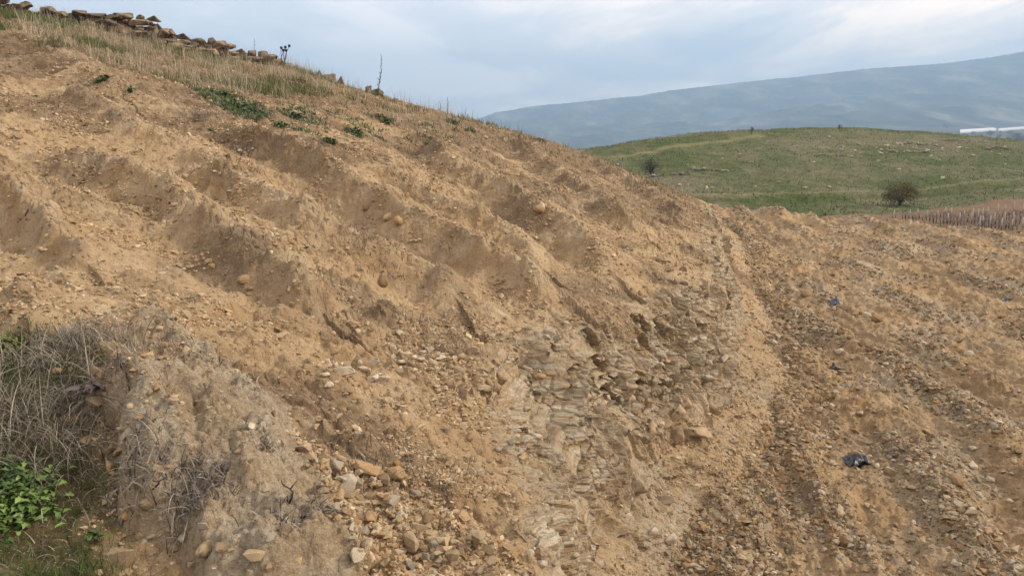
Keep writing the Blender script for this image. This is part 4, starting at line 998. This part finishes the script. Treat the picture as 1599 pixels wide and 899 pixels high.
for k, (px0, px1, py1) in enumerate(((437, 441, 75), (442, 446, 74), (443, 450.5, 72), (438, 440.5, 79), (444, 446, 79))):
    mb = MB(); q0 = skyz(px0, 110, 28.4)-b0; q1 = np.array(P3(px1, py1, 28.4))-b0; tt = np.linspace(0, 1, 9)[:, None]
    pt = q0*(1-tt)+q1*tt+np.array([.04, 0, 0])*np.sin(tt*5+k); mb.tube(pt, np.linspace(.016, .009, 9), 5, (.09, .075, .065)); st_o = mb.build('stem', STALK, o)
    hm = MB(); th_ = np.linspace(0, np.pi, 7); hm.tube(np.stack([th_*0+pt[-1, 0], th_*0+pt[-1, 1], pt[-1, 2]-.05*np.cos(th_)], -1), .045*np.sin(th_)+.004, 8, (.05, .04, .035)); hm.build('seed_head', STALK, st_o)
mb = MB(); q = skyz(440, 110, 28.4)-b0
mb.tube([q+np.array([-.30, 0, .17]), q+np.array([.0, 0, .2]), q+np.array([.36, 0, .19])], [.008, .012, .008], 4, (.09, .08, .07)); mb.build('cross_stem', STALK, o)

# ------------------------------------------------------------------ low green weeds on the slope
WEED = tint_mat('weed_leaf', .2, 25, .6)
def rosette(name, label, p, rad, n, c0, c1, seed, cat='weed', group=None, up=.5, wid=.3, leaf=None):
    g = np.random.default_rng(seed); V_, F_, C_ = [], [], []; k = 0; seg = 6
    for i in range(n):
        a = g.uniform(0, 6.28); L = (leaf or rad)*g.uniform(.45, 1.05); el = abs(g.normal(up, .3)); sp_d = rad*(.45 if leaf else .22); b0_ = np.array([g.normal()*sp_d, g.normal()*sp_d, g.uniform(0, .03) if leaf else 0])
        if leaf: b0_[2] += float(topv(p[0]+b0_[0], p[1]+b0_[1]))-p[2]
        pos = b0_.copy(); side = np.array([-math.sin(a), math.cos(a), 0]); roll = g.normal()*.4; side = side*math.cos(roll)+np.array([0, 0, math.sin(roll)])
        f = g.random(); col = (np.array(c0)*(1-f)+np.array(c1)*f)
        for s in range(seg+1):
            u = s/seg; w = L*wid*.5*(math.sin(math.pi*(u*.88+.08))**.8)*(1+.35*math.sin(u*22+i))
            V_ += [pos-side*w+np.array([0, 0, w*.35]), pos, pos+side*w+np.array([0, 0, w*.35])]; C_ += [col]*3
            e = el-u*el*1.9; pos = pos+np.array([math.cos(a)*math.cos(e), math.sin(a)*math.cos(e), math.sin(e)])*L/seg
        for s in range(seg):
            for j in (0, 1): F_.append((k+3*s+j, k+3*s+j+1, k+3*s+4+j, k+3*s+3+j))
        k += 3*(seg+1)
    o = npmesh(name, np.array(V_), [np.array(F_)], WEED, None, None, True, np.array(C_)); o.location = p; tag(o, label, cat, group); return o
G0, G1 = (.055, .08, .035), (.13, .17, .075)
weeds = [(160,128,18,'small blue-green weed just below the dry grass at upper left'),(206,143,14,'tiny green weed on bare soil, second from the left under the dry grass'),
 (345,152,40,'broad low green weed mat at the left end of the green patch'),(378,165,44,'broad low green weed mat at the middle of the green patch'),(395,178,34,'green weed mat at the lower right end of the green patch'),
 (460,182,32,'bright green weed right of the green patch, upper one of a close pair'),(440,197,20,'dark green weed below the bright one, lower of a close pair'),
 (555,211,34,'green weed alone in the middle of the upper slope'),(515,222,20,'faint dark weed left of the lone green weed'),(602,190,24,'dusty green weed just under the skyline, below the tall stalk'),
 (735,203,22,'green weed near the skyline where the blue mountain begins'),(472,128,18,'yellow-green weed beside the rounded skyline rock'),(705,190,26,'wide dull green plant right under the short dark spike'),
 (85,28,22,'green leafy plant on the skyline between the first two outcrops'),(100,32,18,'second green leafy plant right before the flat-topped outcrop'),(845,220,14,'dark tuft breaking the skyline against the blue mountain'),(330,205,10,'tiny green sprout beside a grey twig clump')]
for i, (px, py, w, lb) in enumerate(weeds):
    p = on(px, py); s = w/F*p.y*.5; rosette('low_weed', lb, (p.x, p.y, p.z+.01), s, int(60+w*2.2), G0, G1, 950+i, up=.9, wid=.34, leaf=min(s, .15))

# ------------------------------------------------------------------ dry tufts and tangles
def tuft(name, label, p, rad, hgt, n, c0, c1, seed, w=.0035, lean=.9, bend=1.4, seg=5, cat='dry grass', spread=1, follow=False):
    g = np.random.default_rng(seed); P = np.stack([g.normal(size=n)*rad*.5, g.normal(size=n)*rad*.5*spread, np.zeros(n)], -1)
    P[:, 2] = topv(P[:, 0]+p[0], P[:, 1]+p[1])-p[2]-.02
    P[:, 2] = np.clip(P[:, 2], -.35, .35)
    f = g.random((n, 1)); col = (np.array(c0)*(1-f)+np.array(c1)*f)*g.uniform(.55, 1.1, (n, 1))
    o = blades(name, P, g.uniform(.35, 1.1, n)*hgt, g.uniform(.7, 1.4, n)*w, col, lean, bend, seg, seed=seed); o.location = p
    tag(o, label, cat); return o
D0, D1 = (.07, .055, .046), (.42, .37, .31)
T_ = [(215,715,.20,.22,420,'tangled dry grass clump hanging at the left middle of the earth mound'),(300,780,.17,.24,420,'dry grass clump hanging lowest on the earth mound, over a dark hole'),
 (330,735,.15,.16,240,'dry grass strands across the middle of the earth mound'),(412,690,.11,.12,260,'grey matted grass on the right edge of the mound'),
 (345,570,.30,.13,700,'thin grey dead turf along the top right rim of the mound'),(255,545,.24,.10,600,'dead turf on the very top of the mound'),(375,770,.06,.10,120,'small dark grass tuft right of the lowest clump'),
 (440,810,.14,.16,150,'wiry dry roots spread near the lower right of the mound'),(500,790,.07,.14,120,'dry stems hanging between the mound and the rubble spill')]
for i, (px, py, r_, h_, n_, lb) in enumerate(T_):
    p = ont(px, py); tuft('dry_grass_tuft', lb, p, r_*.75, h_*.7, int(n_*1.1), D0, D1, 1000+i, w=.0066, lean=1.1, bend=1.6)
T2_ = [(140,535,.32,.36,900,'big arched tangle of grey dead stems on the upper rim of the weedy patch'),(60,575,.34,.40,700,'tangle of pale dry stems at the left edge, upper part of the weedy patch'),
 (30,660,.30,.42,700,'dense pale dry stems at the left edge, middle of the weedy patch'),(110,655,.28,.36,520,'loose dry stems in the centre of the weedy patch'),
 (85,725,.22,.24,420,'dry straw tuft just above the bright green weed'),(170,600,.2,.22,380,'short dark dry stems beside the mound, in the weedy patch'),(60,860,.25,.14,260,'sparse straw lying on the grass at the bottom left'),(50,810,.14,.08,120,'reddish-brown straw right below the bright green weed')]
for i, (px, py, r_, h_, n_, lb) in enumerate(T2_):
    p = ont(px, py); tuft('dry_stem_tangle', lb, p, r_, h_*.85, int(n_*.95), (.085, .065, .05) if i != 7 else (.16, .08, .06), (.44, .38, .30) if i != 7 else (.3, .18, .14), 1100+i, w=.0052, lean=1.0, bend=1.9, seg=7)
T3_ = [(312,186,.32,.28,260,'grey twiggy clump on the slope left of the green weed patch'),(372,235,.30,.22,240,'dark root clump on the furrow ridge, upper of two'),(388,262,.26,.18,200,'dark root clump on the furrow ridge, lower of two'),
 (562,372,.34,.16,320,'purplish-grey matted roots in the deep furrow'),(600,388,.28,.14,260,'grey matted roots at the lower end of the deep furrow'),(86,72,.2,.4,90,'pale broken twigs standing at the upper left edge'),
 (750,275,.35,.2,160,'dark twigs in a furrow high on the slope'),(190,150,.5,.12,160,'dead brown turf at the lip of the upper left scrape'),(842,655,.07,.16,110,'tiny dark bush clinging to the cut bank')]
for i, (px, py, r_, h_, n_, lb) in enumerate(T3_):
    p = on(px, py); tuft('dry_brush', lb, p, r_, h_, n_, (.085, .06, .05), (.25, .2, .165), 1200+i, w=.008, lean=.9, bend=1.3, cat='dry brush')
# foreground green
p = ont(32, 792); rosette('green_weed', 'bright green broad-leaved weed at the left edge of the foreground', (p.x, p.y, p.z+.02), .16, 420, (.05, .10, .02), (.20, .28, .08), 1300, up=.6, wid=.45, leaf=.055)
p = ont(15, 765); rosette('green_weed', 'darker green leafy weed directly above the bright one', (p.x, p.y, p.z+.01), .11, 160, (.03, .065, .015), (.08, .14, .035), 1301, up=.8, wid=.4, leaf=.06)
p = ont(145, 843); rosette('green_weed', 'small clover-like sprout in the grass near the bottom boulder', (p.x, p.y, p.z+.01), .05, 12, (.06, .11, .03), (.13, .2, .06), 1302, up=.5, wid=.7)
p = ont(12, 545); rosette('green_weed', 'yellow-green leafy plant at the left edge on the rim of the weedy patch', (p.x, p.y, p.z+.01), .16, 160, (.08, .11, .02), (.22, .24, .05), 1303, up=.9, wid=.3, leaf=.07)
p = ont(148, 625); rosette('purple_weed', 'small purplish weed between the dry stems and the mound', (p.x, p.y, p.z+.03), .09, 30, (.07, .045, .05), (.15, .11, .11), 1304, up=.7, wid=.3)
wm = moss*sstep(740, 800, PY)*(RRR < 6); P = clumpy(900, wm*(.2+sstep(0, .3, fbm(GX.ravel()*3, GY.ravel()*3, 2, 170).reshape(GX.shape))), 9, .03); n = len(P)
o = blades('lawn_grass', P, rng.uniform(.03, .11, n), rng.uniform(.002, .004, n), vcol(n, (.03, .055, .012), (.085, .14, .03)), .5, .6, 3, seed=9); tag(o, kind='stuff')
wm = moss*sstep(760, 700, PY)*(RRR < 7); P = clumpy(700, wm, 8, .03); n = len(P)
o = blades('undergrowth', P, rng.uniform(.03, .13, n), rng.uniform(.003, .007, n), vcol(n, (.02, .03, .01), (.07, .085, .025)), .6, .6, 3, seed=10); tag(o, kind='stuff')

# bare twigs
TW = tint_mat('dark_twig', .2, 30)
for px, py, dx_, dy_, lb in ((452, 790, -6, -45, 'dark forked twig sticking up near the lower right of the mound'), (470, 812, 45, -16, 'dark twig pointing right from the mound towards the rubble'), (240, 770, 6, -26, 'short dark twig above the egg-shaped stone')):
    p = ont(px, py); e = np.array(P3(px+dx_, py+dy_, p.y))-np.array(p); tt = np.linspace(0, 1, 7)[:, None]; mb = MB()
    pt = e*tt+np.array([.02, 0, .01])*np.sin(tt*5); mb.tube(pt, np.linspace(.005, .002, 7), 5, (.06, .045, .035)); mb.tube([pt[3], pt[3]+e*.3+np.array([.03, .01, 0])], [.003, .0015], 4, (.06, .045, .035))
    o = mb.build('twig', TW); o.location = p; tag(o, lb, 'twig')

# scraps of black plastic sheeting on the terrace
m, t, b = mat_new('black_film', .35); b.inputs['Base Color'].default_value = (.018, .018, .028, 1); b.inputs['Specular IOR Level'].default_value = .6
PL = m
m, t, b = mat_new('grey_film', .4); b.inputs['Base Color'].default_value = (.09, .10, .13, 1); b.inputs['Specular IOR Level'].default_value = .6
PL2 = m
def scrap(label, px, py, w, asp, hh, seed, mat=PL):
    p = on(px, py); L = pxs(px, w, p); nx, ny = 36, 22; u, v_ = np.meshgrid(np.linspace(-.5, .5, nx), np.linspace(-.5, .5, ny))
    edge = (1-.35*np.abs(fbm(u*3, v_*0+seed, 2, seed)))
    X = u*L*(1+.15*perlin(v_*4, u*0, seed)); Y = v_*L*asp*edge
    fold = np.abs(fbm(u*2.3+v_*1.2, v_*3.5, 3, seed+1))
    Z = hh*L*(fold*1.5+.35*np.exp(-((v_-.2)/.2)**2))*np.clip(1.15-2*np.abs(u), .1, 1)
    zz_ = hz(X+p.x, Y+p.y)-p.z
    Vp = np.stack([X, Y, Z+zz_+.012], -1).reshape(-1, 3); n = len(Vp); Vp = np.vstack([Vp, Vp-np.array([0, 0, .004])])
    Fq = grid_faces((ny, nx)); bd = [i for i in range(nx)]+[r*nx+nx-1 for r in range(1, ny)]+[(ny-1)*nx+i for i in range(nx-2, -1, -1)]+[r*nx for r in range(ny-2, 0, -1)]
    sd = [(bd[i-1], bd[i], bd[i]+n, bd[i-1]+n) for i in range(len(bd))]
    o = npmesh('plastic_scrap', Vp, [np.vstack([Fq, (Fq+n)[:, ::-1], np.array(sd)[:, ::-1]])], mat, None, None, True); o.location = p; tag(o, label, 'plastic scrap')
scrap('crumpled black plastic sheet on the terrace, the nearest and largest dark scrap', 1338, 722, 38, .75, .22, 1401)
scrap('dark grey plastic scrap lying in the wheel rut at mid terrace', 1303, 477, 18, .8, .35, 1402, PL2)
scrap('small dark plastic strip near the right edge of the terrace', 1572, 469, 13, .7, .25, 1403, PL2)
scrap('bit of black plastic half buried under stones left of a grey stony patch', 1303, 577, 16, .7, .3, 1404)
p = on(1196, 462); tuft('dry_sprig', 'thin upright sprig growing at the foot of the cut bank', p, .05, .35, 24, (.10, .08, .05), (.2, .17, .1), 1500, w=.006, lean=.25, bend=.2, cat='plant')
